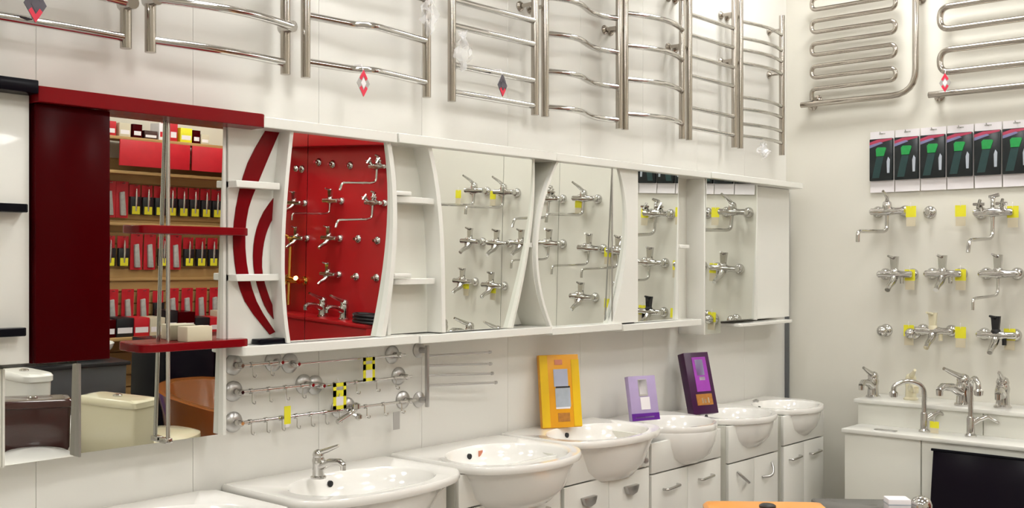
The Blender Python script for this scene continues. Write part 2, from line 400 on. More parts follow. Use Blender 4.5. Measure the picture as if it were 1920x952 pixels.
x0_, x1_ = PA(341, 630, -0.13)[0], PA(388, 630, -0.13)[0]; zb_ = PA(370, 648)[1]+0.012
o = box(x0_, x1_, -0.16, -0.105, zb_, zb_+0.046).build('small_carton', 'beige', bevel=0.003); tag(o, 'small beige carton on the lower red shelf', 'box')
# white cabinet with red arcs and barrel mirror
t = thing('mirror_cabinet', 'white cabinet with red curved stripes behind shelves and a barrel-shaped mirror', 'cabinet', (0,0,0), 0, G)
x0 = 1.955; xR = PA(736, 255)[0]
box(x0, xR-0.03, -0.11, -0.003, ZB, ZT).build('back_panel', 'white', t)
shelf(xr+0.002-0.06, xR, 2.0, t, 'white', y0=-0.186, th=0.034, name='top_board').location.z = -0.001
shelf(PA(452,645)[0], PA(792,640)[0]-0.03, 1.283, t, 'white', y0=-0.175, th=0.03, rl=0.01, name='bottom_board', belly=0.012)
cl = clampz(curve_px([(548, 240), (535, 380), (531, 480), (542, 640)]), ZT, ZB)
cr = clampz(curve_px([(722, 250), (734, 380), (731, 480), (712, 635)]), ZT, ZB)
strip([(x-0.014, z) for x, z in cl], 0.014, -0.168, -0.108, t)
strip(cr, 0.02, -0.168, -0.108, t)
xm = PA(578, 400)[0]
half = lambda c, xc: [(x, z) for x, z in c] + [(xc-0.001, c[-1][1]), (xc-0.001, c[0][1])]
mirror_panel(half(cl, xm), t); mirror_panel(list(cr) + [(xm+0.001, cr[-1][1]), (xm+0.001, cr[0][1])], t)
for v in (348, 520): shelf(x0, PA(532, v)[0]-0.01, PA(500, v, -0.15)[1], t, 'white', y0=-0.155, th=0.022)
# red arcs set on the back panel
def arcstripe(px_o, px_i, name='curved_stripe'):
    o = [PA(u, v, -0.11) for u, v in px_o]; i = [PA(u, v, -0.11) for u, v in px_i]
    def sm(P, n=16):
        L = []
        for k in range(n+1):
            q = k/n*(len(P)-1); a = min(int(q), len(P)-2); f = q-a
            p0 = P[max(a-1, 0)]; p1 = P[a]; p2 = P[a+1]; p3 = P[min(a+2, len(P)-1)]
            L.append(tuple(0.5*((2*p1[j]) + (-p0[j]+p2[j])*f + (2*p0[j]-5*p1[j]+4*p2[j]-p3[j])*f*f + (-p0[j]+3*p1[j]-3*p2[j]+p3[j])*f**3) for j in range(2)))
        return L
    A, B = sm(o), sm(i); b = MB(); n = len(A)
    vs = [(x, -0.114, z) for x, z in A] + [(x, -0.114, z) for x, z in B] + [(x, -0.109, z) for x, z in A] + [(x, -0.109, z) for x, z in B]
    fs = []
    for k in range(n-1): fs += [(k, k+1, n+k+1, n+k), (2*n+k, 3*n+k, 3*n+k+1, 2*n+k+1), (k, 2*n+k, 2*n+k+1, k+1), (n+k, n+k+1, 3*n+k+1, 3*n+k)]
    fs += [(0, n, 3*n, 2*n), (n-1, 3*n-1, 4*n-1, 2*n-1)]
    b.add(vs, fs).build(name, 'red', t)
arcstripe([(500, 240), (462, 310), (440, 400), (438, 480), (456, 560), (505, 627)], [(527, 238), (488, 330), (463, 400), (460, 480), (478, 560), (515, 622)])
arcstripe([(527, 352), (492, 400), (476, 450), (476, 510), (494, 570), (512, 598)], [(527, 385), (505, 420), (493, 460), (491, 510), (505, 560), (518, 588)])
x, z = PA(505, 632, -0.1); tag(box(PA(474,632,-.12)[0], PA(530,632,-.12)[0], -0.16, -0.112, 1.2985, 1.316).build('soap_tray', 'black', bevel=0.003), 'flat black tray on the bottom board of the red-striped cabinet', 'tray')

# white cabinet with open shelves and wide mirror
t = thing('mirror_cabinet', 'white cabinet with three open shelves beside a wide two-door mirror', 'cabinet', (0,0,0), 0, G)
xL = xR + 0.004; xE = PA(1046, 298)[0]
box(xL, PA(956,622)[0], -0.09, -0.003, ZB, ZT).build('back_panel', 'whiteb', t)
box(PA(956,622)[0]+0.002, xE-0.05, -0.014, -0.003, ZB, ZT).build('recess_panel', 'whiteb', t)
shelf(xL, xE-0.045, 2.0, t, 'white', y0=-0.19, th=0.034, name='top_board')
shelf(PA(792,640)[0]-0.025, xE-0.06, 1.281, t, 'white', y0=-0.18, th=0.03, name='bottom_board')
box(xL, xL+0.018, -0.13, -0.09, ZB, ZT).build('side_panel', 'white', t, bevel=0.003)
cl = clampz(curve_px([(806, 275), (826, 400), (831, 500), (833, 630)]), ZT, ZB)
cr = clampz(curve_px([(998, 295), (997, 380), (986, 480), (958, 622)]), ZT, ZB)
strip([(x-0.02, z) for x, z in cl], 0.02, -0.168, -0.088, t)
strip(cr, 0.012, -0.162, -0.012, t, m='whiteb')
xm = PA(945, 400)[0]
mirror_panel(half(cl, xm), t); mirror_panel(list(cr) + [(xm+0.001, cr[-1][1]), (xm+0.001, cr[0][1])], t)
for v in (377, 527):
    z = PA(780, v, -0.12)[1]; shelf(xL+0.018, PA(824, v)[0]-0.012, z, t, 'white', y0=-0.15, th=0.022, belly=0.015)
    box(xL+0.002, xL+0.085, -0.165, -0.115, z+0.014, z+0.03).build('shelf_lip', 'white', t, bevel=0.003)
shelf(PA(986, 459)[0], PA(1004, 459)[0]+0.01, PA(995, 459)[1], t, 'white', y0=-0.15, th=0.02, name='small_shelf')

# barrel mirror cabinet
t = thing('mirror_cabinet', 'white cabinet with a bulging barrel mirror split by two seams', 'cabinet', (0,0,0), 0, G)
x0 = xE-0.02; xR3 = PA(1195, 315)[0]
box(PA(1045,450)[0]+0.01, xR3, -0.07, -0.003, 1.28, ZT).build('back_panel', 'whiteb', t)
shelf(xE-0.045, xR3, 1.999, t, 'white', y0=-0.19, th=0.032, name='top_board')
shelf(xE-0.06, PA(1160,610)[0], 1.275, t, 'white', y0=-0.18, th=0.03, name='bottom_board')
cl = clampz(curve_px([(1045, 298), (1017, 380), (1006, 480), (1034, 622)]), ZT, 1.29)
cr = clampz(curve_px([(1158, 305), (1172, 380), (1171, 480), (1146, 614)]), ZT, 1.29)
strip([(x-0.016, z) for x, z in cl], 0.010, -0.150, -0.003, t, m='whiteb')
strip([(x-0.014, z) for x, z in cl], 0.014, -0.168, -0.150, t, name='front_edge')
MB().prism(list(cr) + [(xR3-0.004, 1.29), (xR3-0.004, ZT)], -0.166, -0.068).build('side_panel', 'white', t)
xa, xb = PA(1050, 400)[0], PA(1148, 400)[0]
mirror_panel(half(cl, xa), t)
mirror_panel([(xa+.001, 1.29), (xb-.001, 1.29), (xb-.001, ZT), (xa+.001, ZT)], t)
mirror_panel(list(cr) + [(xb+0.001, cr[-1][1]), (xb+0.001, cr[0][1])], t)
box(xb-0.004, xb+0.002, -0.162, -0.158, 1.29, ZT).build('edge_strip', 'satin', t)

# narrow mirror cabinet with open bay
t = thing('mirror_cabinet', 'white cabinet with one narrow mirror door beside an empty open bay', 'cabinet', (0,0,0), 0, G)
xR4 = PA(1272, 320)[0]; xE4 = PA(1325, 330)[0]
box(xR3, xE4-0.004, -0.05, -0.003, 1.27, ZT).build('back_panel', 'whiteb', t)
shelf(xR3, xE4, 2.0, t, 'white', y0=-0.185, th=0.03, name='top_board')
shelf(PA(1160,610)[0]+0.003, PA(1310,604)[0], 1.268, t, 'white', y0=-0.185, th=0.03, rr=0.02, name='bottom_board')
mirror_panel([(xR3+.004, 1.285), (xR4, 1.285), (xR4, 1.984), (xR3+.004, 1.984)], t)
box(xR4, xR4+0.010, -0.155, -0.048, 1.285, 1.984).build('side_panel', 'white', t, bevel=0.002)
shelf(xR4+0.016, PA(1297,462)[0], PA(1285, 462)[1], t, 'white', y0=-0.16, th=0.016, rr=0.03, name='small_shelf')

# last cabinet by the corner
t = thing('mirror_cabinet', 'white cabinet in the corner with a tall mirror and a thin round-ended shelf', 'cabinet', (0,0,0), 0, G)
xR5 = PA(1420, 335)[0]; xE5 = 5.80
box(xE4, xE5-0.06, -0.10, -0.003, 1.255, ZT).build('back_panel', 'white', t)
shelf(xE4, PA(1500,350)[0], 2.002, t, 'white', y0=-0.19, th=0.03, rr=0.03, name='top_board')
mirror_panel([(xE4+.003, 1.20), (PA(1358,632)[0], 1.20), (PA(1358,632)[0], 1.262), (xR5, 1.262), (xR5, ZT), (xE4+.003, ZT)], t)
box(xE4-0.012, xE4+0.002, -0.152, -0.003, 1.20, ZT).build('side_panel', 'white', t, bevel=0.002)
box(xR5, xR5+0.012, -0.155, -0.098, 1.255, ZT).build('side_panel', 'white', t, bevel=0.002)
shelf(PA(1385,606)[0], PA(1488,604)[0], PA(1430, 606)[1], t, 'white', y0=-0.175, th=0.016, rr=0.06, rl=0.02)

# ------------------------------------------------------------------ hook rails under the cabinets
def hookrail(ua, ub, v, z, label, hooks=4, r=0.006, two=True):
    xa, xb = PA(ua, v, -0.04)[0], PA(ub, v, -0.04)[0]
    t = thing('towel_bar', label, 'towel bar', (xa, 0, z), 0, 'towel bars under the cabinets')
    w = xb - xa
    for xx in ((0, w) if two else (0,)):
        f = lathe([(0.034, 0), (0.034, -0.005), (0.028, -0.012), (0.012, -0.016)], (xx, 0, 0), 'y', 20).build('wall_plate', 'satin', t)
        MB().lathe([(0.011, -0.012), (0.011, -0.05), (0.006, -0.056)], (xx, 0, 0), 'y', 12).build('stem', 'chrome', f)
    tube([(-0.012, -0.042, 0), (w+0.03, -0.042, 0)], r, 10).build('bar', 'chrome', t)
    for k in range(hooks):
        xx = w*(k+0.6)/(hooks+0.2)
        b = MB(); b.tube([(xx-0.005, -0.042, 0), (xx+0.005, -0.042, 0)], r+0.003, 10)
        b.tube(bend([(xx, -0.05, -0.004), (xx, -0.05, -0.04), (xx, -0.068, -0.04), (xx, -0.068, -0.03)], 0.012), 0.0018, 8)
        b.build('hook', 'chrome', t)
hookrail(450, 525, 683, 1.226, 'short chrome hook bar in the top row under the red-striped cabinet', 2)
hookrail(556, 748, 675, 1.216, 'long thin chrome towel bar in the top row under the red-striped cabinet', 0, 0.0045)
hookrail(450, 582, 730, 1.14, 'chrome hook bar in the middle row with four hooks', 4)
hookrail(603, 760, 715, 1.133, 'long chrome hook bar in the middle row ending below the shelf cabinet', 4, 0.005)
hookrail(450, 648, 785, 1.04, 'chrome hook bar in the bottom row with seven hooks', 7)
hookrail(664, 768, 762, 1.042, 'chrome hook bar in the bottom row beside the swivel rack', 3, 0.005)
# swivel rack
x0, z1 = PA(798, 655, -0.04); z0 = 1.03
t = thing('towel_rack', 'four-arm chrome swivel towel rack on the white wall', 'towel rack', (x0, 0, z0))
for zz in (0.005, 0.195): MB().lathe([(0.03, 0), (0.03, -0.006), (0.012, -0.014), (0.010, -0.045)], (0, 0, zz), 'y', 18).build('wall_plate', 'satin', t)
box(-0.006, 0.006, -0.056, -0.040, -0.02, 0.215).build('post', 'satin', t, bevel=0.003)
for (u, v), zz in zip(((920, 660), (921, 682), (924, 700), (931, 717)), (0.175, 0.138, 0.10, 0.062)):
    xe, ze = PA(u, v, -0.08); a = tube([(0, -0.05, zz), (xe-x0, -0.075, ze-z0)], 0.0045, 10).build('arm', 'satin', t)
    lathe([(0.002, 0), (0.007, 0.003), (0.007, 0.012), (0.002, 0.016)], (xe-x0-0.006, -0.075, ze-z0), 'x', 10).build('knob', 'satin', a)
def framecard(u, v, w, h, label, y=-0.06, thin=False):
    x, z = PA(u, v, y); t = thing('price_tag', label, 'tag', (x, y, z), 0, 'price tags on the hook bars')
    f = MB()
    if thin: f.box(-w/2, w/2, -.001, .001, -h*.35, h*.25)
    else:
        for a, b, c, d in ((-w/2, -w/2+w*.22, -h/2, h/2), (w/2-w*.22, w/2, -h/2, h/2), (-w/2, w/2, -h/2, -h/2+h*.14), (-w/2, w/2, -h*.02, h*.22), (-w/2, w/2, h/2-h*.14, h/2)): f.box(a, b, -.001, .001, c, d)
    f.build('card', 'yellow', t, smooth=False)
    box(-w*.3, w*.3, -.0005, .0015, -h*.46, -h*.02).build('print', 'paper', t, smooth=False)
    tube([(0, 0, h*0.25 if thin else h*.48), (0, 0.012, h*.55+.012)], 0.001, 6).build('string', 'paper', t)
framecard(692, 692, 0.055, 0.085, 'yellow framed tag hanging from the thin upper towel bar')
framecard(637, 742, 0.058, 0.092, 'yellow framed tag hanging on the middle hook bar')
framecard(539, 775, 0.026, 0.10, 'narrow yellow tag on the bottom hook bar', thin=True)
x, z = PA(743, 787, -0.05); tag(box(x-0.016, x+0.016, -0.052, -0.05, z-0.035, z+0.03).build('price_tag', 'grey', smooth=False), 'small grey card hanging below the bottom hook bar', 'tag')
x, z = PA(660, 772, -0.07)
t = thing('robe_hook', 'double chrome robe hook on the bottom hook bar', 'hook', (x, 0, z))
MB().lathe([(0.02, 0), (0.02, -0.006), (0.008, -0.012), (0.008, -0.06)], (0.01, 0, 0), 'y', 14).build('wall_plate', 'chrome', t)
b = MB(); b.tube(bend([(-.06, -.062, -.03), (0, -.062, -.008), (.02, -.07, .015)], .02), [0.008]*13 if False else 0.009, 10); b.lathe([(0.004, -0.014), (0.016, -0.008), (0.016, 0.008), (0.004, 0.014)], (.018, -.07, .018), 'z', 12); b.lathe([(0.004, -0.012), (0.013, -0.006), (0.013, 0.006), (0.004, 0.012)], (.03, -.07, -.02), 'z', 12)
b.tube([(0, -.062, -.008), (.03, -.07, -.02)], 0.006, 8); b.build('hook', 'chrome', t)

# ------------------------------------------------------------------ washbasins and vanity units
def basin(x0, x1, zt, sd, fd, drop, label, rim=0.028, belly=False, bw=0.39, bo=0.02, hole=None, n=56, back=0.0):
    xc = (x0+x1)/2; w = x1-x0
    t = thing('washbasin', label, 'washbasin', (xc, 0, zt), 0, 'white washbasins along the long wall')
    def front(x):
        q = max(0, 1-(x/(w/2))**2); return sd + (fd-sd)*math.sqrt(q)
    def inside(x, y): return abs(x) < w/2 and -front(x) < y < -0.004
    cy = -fd*0.55
    def radial(th):
        lo, hi = 0, 1.2
        for _ in range(24):
            m_ = (lo+hi)/2
            if inside(m_*math.cos(th), cy+m_*math.sin(th)): lo = m_
            else: hi = m_
        return lo
    A = [2*PI*k/n for k in range(n)]; Rr = [radial(a) for a in A]
    def ring(s, z, dx=0, dy=0): return [((r*s)*math.cos(a), cy+(r*s)*math.sin(a), z) for a, r in zip(A, Rr)]
    by = -(fd*0.58); ba = w*bw; bb = fd*0.36
    def ell(s, z, oy=0): return [(ba*s*math.cos(a), by+oy+bb*s*math.sin(a), z) for a in A]
    def under(s, z):  # blend outline to bowl underside
        return [(p[0]*s, (p[1]-by)*s+by, z) for p in ring(1, 0)]
    rings = []
    if belly:
        rings += [under(0.30, -drop), under(0.62, -drop*0.94), under(0.84, -drop*0.74), under(0.95, -drop*0.45), under(0.995, -drop*0.18)]
    else:
        e = [(p[0]*1.0, p[1], 0) for p in ell(1.12, 0)]
        def cl(ps, z):
            o = []
            for (px, py, _), (qx, qy, _) in zip(ps, ring(0.96, 0)):
                o.append((px, max(min(py, -0.02), -front(px if abs(px) < w/2 else 0)*0.97), z))
            return o
        rings += [cl(ell(0.35, 0), -drop), cl(ell(0.72, 0), -drop*0.92), cl(ell(0.95, 0), -drop*0.66), cl(ell(1.06, 0), -rim-0.03), ring(0.93, -rim-0.004)]
    rings += [ring(0.985, -rim), ring(1.0, -rim*0.7), ring(1.0, -0.007), ring(0.985, 0.0)]
    rings += [ell(1.0+bo, -0.001), ell(0.985, -0.008), ell(0.95, -0.04), ell(0.84, -0.085), ell(0.6, -0.115), ell(0.2, -0.125)]
    MB().loft(rings).build('bowl', 'cer', t)
    lathe([(0.022, -0.124), (0.022, -0.1215), (0.010, -0.1205)], (0, by, 0), 'z', 14).build('drain', 'chrome', t)
    hx = 0.0
    o = lathe([(0.011, 0.006), (0.011, -0.006)], (hx, by+bb*0.955, -0.036), 'y', 12).build('overflow_hole_shade', 'blackm', t)  # black disc: the shade inside the overflow hole, put in as colour
    return t, by, bb, front
basin(1.20, 1.965, 0.838, 0.40, 0.50, 0.17, 'white rectangular washbasin left of the one with the chrome tap')
s1 = basin(2.0, 2.70, 0.845, 0.37, 0.51, 0.17, 'white washbasin carrying a chrome single-lever tap')
s2 = basin(2.72, 3.32, 0.85, 0.38, 0.575, 0.19, 'white washbasin with a rust-coloured sticker in its bowl', bw=0.42)
s3 = basin(3.335, 3.965, 0.855, 0.34, 0.49, 0.20, 'white washbasin with the orange box behind its bowl', bw=0.42)
s4 = basin(3.955, 4.49, 0.835, 0.10, 0.49, 0.19, 'white half-round washbasin with a deep rounded belly', belly=True)
s5 = basin(4.53, 5.075, 0.812, 0.22, 0.475, 0.17, 'white washbasin beside the dark plum box')
s6 = basin(5.10, 5.63, 0.80, 0.22, 0.46, 0.17, 'white washbasin standing in the corner')
x, z = 2.985, 0.8
box(-0.012, 0.012, s2[1]+s2[2]*0.93, s2[1]+s2[2]*0.93-0.002, -0.055, -0.02).build('sticker', 'rust', s2[0], smooth=False).location.x = 0.06
lathe([(0.018, 0), (0.02, 0.006), (0.012, 0.016), (0.004, 0.02)], (0, 0, 0), 'z', 14).build('tap_hole_cap', 'satin', s5[0]).location = (0.0, -0.09, 0)
lathe([(0.016, 0), (0.018, 0.004), (0.010, 0.010), (0.004, 0.012)], (0, 0, 0), 'z', 14).build('tap_hole_cap', 'satin', s6[0]).location = (0.0, -0.09, 0)

def vanity(x0, x1, zt, y, label, split=None, handle='bar', glass=False, zf=0.70, knob=None, twod=True):
    t = thing('vanity_unit', label, 'cabinet', ((x0+x1)/2, 0, 0), 0, 'white vanity units under the basins')
    w = (x1-x0)/2
    MB().prism([(-w, y+0.018), (-w+0.016, y+0.018), (-w+0.016, -0.026), (w-0.016, -0.026), (w-0.016, y+0.018), (w, y+0.018), (w, -0.01), (-w, -0.01)], 0.08, zt, plane='xy').build('carcass', 'whiteb', t)
    box(-w+0.016, w-0.016, y+0.018, -0.026, 0.08, 0.10).build('bottom_board', 'whiteb', t)
    box(-w+0.02, w-0.02, y+0.06, -0.03, 0.0, 0.08).build('plinth', 'whiteb', t)
    box(-w+0.001, w-0.001, y, y+0.018, zf+0.003, zt).build('drawer_front', 'white', t, bevel=0.003)
    if knob is not None:
        lathe([(0.005, 0.002), (0.005, -0.012), (0.013, -0.016), (0.013, -0.024), (0.004, -0.028)], (knob, y, zf+0.035), 'y', 12).build('knob', 'satin', t)
    edges = [-w+0.001, 0, w-0.001] if twod else [-w+0.001, w-0.001]
    for k in range(len(edges)-1):
        a, b = edges[k], edges[k+1]
        d = box(a+0.001, b-0.001, y, y+0.018, 0.085, zf-0.003).build('door', 'white', t, bevel=0.003)
        xc = (a+b)/2; hz = zf-0.075
        if handle == 'cup':
            pr = [(xc-0.045, hz+0.018), (xc+0.045, hz+0.018), (xc+0.03, hz-0.014), (xc, hz-0.022), (xc-0.03, hz-0.014)]
            MB().prism(pr, y-0.022, y+0.002).build('cup_handle', 'satin', d, bevel=0.004)
        elif handle == 'bar':
            tube(bend([(xc-0.055, y+0.002, hz), (xc-0.055, y-0.022, hz), (xc+0.055, y-0.022, hz+0.006), (xc+0.055, y+0.002, hz+0.006)], 0.02), 0.006, 10).build('bar_handle', 'chrome', d)
        else:
            sg = 1 if k else -1
            pts = arc((xc-0.05, y-0.004, hz-0.03*sg), (xc+0.05, y-0.004, hz+0.03*sg), 10, lambda q: (0, -0.03*math.sin(PI*q), -0.02*math.sin(PI*q)))
            tube(pts, [0.004]+[0.007]*9+[0.004], 10).build('bow_handle', 'satin', d)
        if glass and k == 0: box(a+0.05, b-0.05, y-0.002, y+0.004, 0.16, hz-0.05).build('glass_pane', 'glassd', d, smooth=False)
vanity(1.24, 1.95, 0.805, -0.38, 'white vanity unit under the rectangular basin', zf=0.66)
vanity(2.03, 2.672, 0.812, -0.36, 'white vanity unit under the basin with the tap', zf=0.66)
vanity(2.705, 3.275, 0.818, -0.385, 'white vanity unit under the basin with the sticker', zf=0.695, knob=0.22)
vanity(3.295, 3.885, 0.822, -0.385, 'white vanity unit with dark cup handles and a glass door pane', zf=0.685, handle='cup', glass=True, knob=0.24)
vanity(3.90, 4.485, 0.78, -0.385, 'white vanity unit with slim bar handles under the half-round basin', zf=0.645)
vanity(4.555, 5.055, 0.78, -0.385, 'white vanity unit with bow-shaped handles beside the plum box', zf=0.60, handle='bow')
vanity(5.115, 5.58, 0.77, -0.385, 'white vanity unit in the corner under the last basin', zf=0.615)

# ------------------------------------------------------------------ taps
def basin_tap(loc, rz, label, mt='chrome', s=1.0, group=None):
    t = thing('basin_tap', label, 'tap', loc, rz, group); t.scale = (s, s, s)
    lathe([(0.03, 0), (0.031, 0.006), (0.024, 0.012), (0.022, 0.05), (0.025, 0.07), (0.022, 0.082)], (0, 0, 0), 'z', 18).build('body', mt, t)
    b = MB(); b.tube([(0, -0.008, 0.045), (0, -0.06, 0.068), (0, -0.105, 0.072), (0, -0.125, 0.06)], [0.017, 0.015, 0.0135, 0.012], 12); b.lathe([(0.011, 0.042), (0.012, 0.062)], (0, -0.122, 0), 'z', 12)
    b.build('spout', mt, t)
    h = MB(); h.lathe([(0.021, 0.082), (0.023, 0.092), (0.018, 0.106), (0.008, 0.112)], (0, 0, 0), 'z', 16); h.tube([(0, 0, 0.098), (0, -0.05, 0.115), (0, -0.10, 0.135)], [0.012, 0.010, 0.006], 10)
    h.build('lever', mt, t); return t
x, y = PZ(597, 896, 0.845)
basin_tap((x, y, 0.845), math.radians(12), 'chrome single-lever basin tap standing on the white basin', s=0.85)
# wall mixers; local: wall at y = 0, out of the wall = -y
def wall_mixer(kind, mt='chrome', mt2=None):
    mt2 = mt2 or mt
    t = thing('wall_mixer', 'chrome wall mixer', 'mixer tap')
    for sx in (-0.076, 0.076):
        f = lathe([(0.033, 0), (0.033, -0.006), (0.026, -0.022), (0.017, -0.028)], (sx, 0, 0), 'y', 16).build('wall_rose', mt, t)
        lathe([(0.017, -0.02), (0.020, -0.036), (0.020, -0.052), (0.016, -0.066)], (sx, 0, 0), 'y', 8).build('union_nut', mt, f)
    b = MB(); b.tube([(-0.098, -0.064, 0), (-0.09, -0.064, 0), (-0.05, -0.064, 0), (0, -0.066, 0), (0.05, -0.064, 0), (0.09, -0.064, 0), (0.098, -0.064, 0)], [0.012, 0.019, 0.018, 0.026, 0.018, 0.019, 0.012], 14)
    b.build('body', mt, t)
    if kind in ('long', 'thin'):
        r = 0.0105 if kind == 'long' else 0.0075
        tube(bend([(0, -0.066, -0.01), (0, -0.07, -0.10), (0, -0.11, -0.112), (0, -0.42, -0.118), (0, -0.45, -0.125), (0, -0.452, -0.175)], 0.03), r, 12).build('spout', mt, t)
    if kind == 'short' or kind == 'black':
        s = MB(); s.tube([(0, -0.066, -0.012), (0, -0.095, -0.045), (0, -0.14, -0.065), (0, -0.165, -0.085)], [0.022, 0.018, 0.015, 0.014], 12); s.build('spout', mt, t)
        s = MB(); s.tube([(0.04, -0.064, -0.01), (0.04, -0.064, -0.05)], 0.011, 10); s.build('hose_outlet', mt2, t)
    if kind in ('long',):
        h = MB(); h.lathe([(0.024, 0.0), (0.026, 0.03), (0.022, 0.05), (0.010, 0.06)], (0, -0.066, 0), 'z', 16); h.tube([(0, -0.066, 0.046), (0.015, -0.10, 0.075), (0.02, -0.17, 0.105)], [0.013, 0.011, 0.007], 10); h.build('lever', mt, t)
    elif kind == 'cross':
        for sx in (-1, 1):
            h = MB(); h.tube([(sx*0.05, -0.066, 0.008), (sx*0.055, -0.10, 0.035)], 0.014, 10)
            c = Vector((sx*0.056, -0.108, 0.042))
            for d in ((0.028, 0, 0), (0, 0.018, 0.022)): d = Vector(d); h.tube([c-d, c+d], [0.008, 0.008], 8)
            h.build('cross_handle', mt, t)
        tube(bend([(0, -0.066, -0.01), (0, -0.07, -0.12), (0, -0.11, -0.135), (0, -0.42, -0.15), (0, -0.44, -0.21)], 0.03), 0.010, 12).build('spout', mt, t)
        s = MB(); s.tube([(0, -0.066, 0.01), (0, -0.066, 0.06), (0, -0.06, 0.075)], 0.012, 10); s.tube([(-0.02, -0.06, 0.078), (0.03, -0.06, 0.09)], 0.010, 10); s.build('shower_cradle', mt, t)
    else:
        if kind != 'long':
            h = MB(); h.lathe([(0.024, 0.0), (0.025, 0.02), (0.020, 0.03)], (0, -0.066, 0), 'z', 16); h.prism([(-0.016, 0.02), (0.016, 0.02), (0.021, 0.075), (0.023, 0.098), (-0.023, 0.098), (-0.020, 0.075)], -0.078, -0.058); h.tube([(0, -0.066, 0.088), (-0.01, -0.13, 0.10)], [0.010, 0.006], 8)
            h.build('lever', mt2, t)
    return t
def valve(mt='chrome', ball=True):
    t = thing('wall_valve', 'chrome wall valve', 'valve')
    lathe([(0.036, 0), (0.036, -0.005), (0.028, -0.016), (0.014, -0.02), (0.012, -0.05)], (0, 0, 0), 'y', 18).build('wall_rose', mt, t)
    if ball: lathe([(0.006, -0.03), (0.022, -0.04), (0.030, -0.056), (0.030, -0.066), (0.022, -0.080), (0.006, -0.088)], (0, 0, 0), 'y', 16).build('knob', mt, t)
    else: lathe([(0.012, -0.03), (0.016, -0.036), (0.012, -0.045)], (0, 0, 0), 'y', 12).build('stub', mt, t)
    return t
PROTO = {}
def put(kind, y, z, label, group, x=XB, **k):
    key = (kind, tuple(sorted(k.items())))
    if key not in PROTO:
        o = valve(ball=(kind == 'ball'), **k) if kind in ('ball', 'rose') else wall_mixer(kind, **k)
        PROTO[key] = o
    else: o = dup(PROTO[key])
    o.location = (x, y, z); o.rotation_euler = (0, 0, RB); o['label'] = label; o['group'] = group; return o
def wtag(u, v, label, x=5.85, w=0.056, h=0.11, yz=None, hang=0.05):
    y, z = yz or PB(u, v, x)
    t = thing('price_tag', label, 'tag', (x, y, z), RB, 'yellow price tags on the tap wall')
    box(-w/2, w/2, -0.001, 0.001, -h*0.05, h/2).build('card', 'yellow', t, smooth=False)
    box(-w*.45, w*.45, -0.001, 0.001, -h/2, -h*0.05).build('print', 'beige', t, smooth=False)
    tube([(0, 0, h*.42), (0, -0.006, h*.5+.012), (0, 0.0, h*.5+0.02)], 0.0012, 6).build('string', 'paper', t)
    return t
GW = 'chrome wall mixers on the right wall'
yz = lambda u, v, x=XB-0.06: PB(u, v, x)
y, z = yz(1664, 396); put('long', y, z, 'chrome wall mixer with long spout under the packs, first from the corner', GW)
y, z = yz(1862, 398); put('cross', y, z, 'chrome two-handle wall mixer with long spout under the hanging packs', GW)
y, z = yz(1678, 514); put('short', y, z, 'chrome short-spout wall mixer below the long-spout one, first from the corner', GW)
y, z = yz(1768, 513); put('short', y, z, 'chrome short-spout wall mixer between two others of the second row', GW)
y, z = yz(1872, 513); put('thin', y, z, 'chrome wall mixer with a thin long spout and square lever', GW)
y, z = yz(1654, 620); put('ball', y, z, 'round chrome wall valve nearest the corner without a tag', 'wall valves')
y, z = yz(1707, 625); put('ball', y, z, 'round chrome wall valve holding a yellow tag, between two others', 'wall valves')
y, z = yz(1750, 620); put('short', y, z, 'cream and chrome wall mixer in the third row', GW, mt='chrome', mt2='cream')
y, z = yz(1868, 628); put('black', y, z, 'chrome wall mixer with a black lever in the third row', GW, mt='chrome', mt2='blackm')
y, z = yz(1744, 398, XB); put('rose', y, z, 'empty round chrome wall rose under the hanging packs', 'wall roses')
for u, v, l in ((1708, 405, 'yellow tag beside the long-spout mixer nearest the corner'), (1801, 404, 'yellow tag beside the two-handle mixer, corner side'), (1899, 406, 'yellow tag beside the two-handle mixer, far side from the corner'),
                (1706, 524, 'yellow tag under the first mixer of the second row'), (1801, 524, 'yellow tag under the middle mixer of the second row'),
                (1704, 628, 'yellow tag behind the round wall valve'), (1801, 632, 'yellow tag below the cream and chrome mixer'), (1893, 636, 'yellow tag tilted beside the black-levered mixer')):
    o = wtag(u, v, l)
    if 'tilted' in l: o.rotation_euler = (0, math.radians(0), RB)
# further along the right wall (seen in the mirrors)
LW = 'chrome wall mixer on the white wall between the packs and the red board'
for k, u, v in (('long', 890, 357), ('long', 945, 360), ('cross', 1030, 372), ('long', 1095, 372), ('short', 882, 452), ('short', 932, 456), ('short', 978, 456), ('thin', 1030, 456), ('thin', 1105, 465), ('short', 868, 527), ('short', 922, 535), ('short', 1090, 556), ('thin', 1160, 470)):
    y, z = PM(u, v, XB-0.06)
    l = {'long': ' with long spout', 'cross': ' with two cross handles', 'short': ' with short spout', 'thin': ' with thin long spout'}[k]
    put(k, y, z, 'chrome wall mixer' + l + ' on the white wall beyond the packs', 'mixers on the white wall beyond the packs')
for u, v in ((860, 370), (925, 372), (1085, 388), (875, 540), (925, 548), (1140, 575), (1140, 480)):
    wtag(0, 0, 'yellow price tag on the white wall beyond the packs', yz=PM(u, v, 5.855))
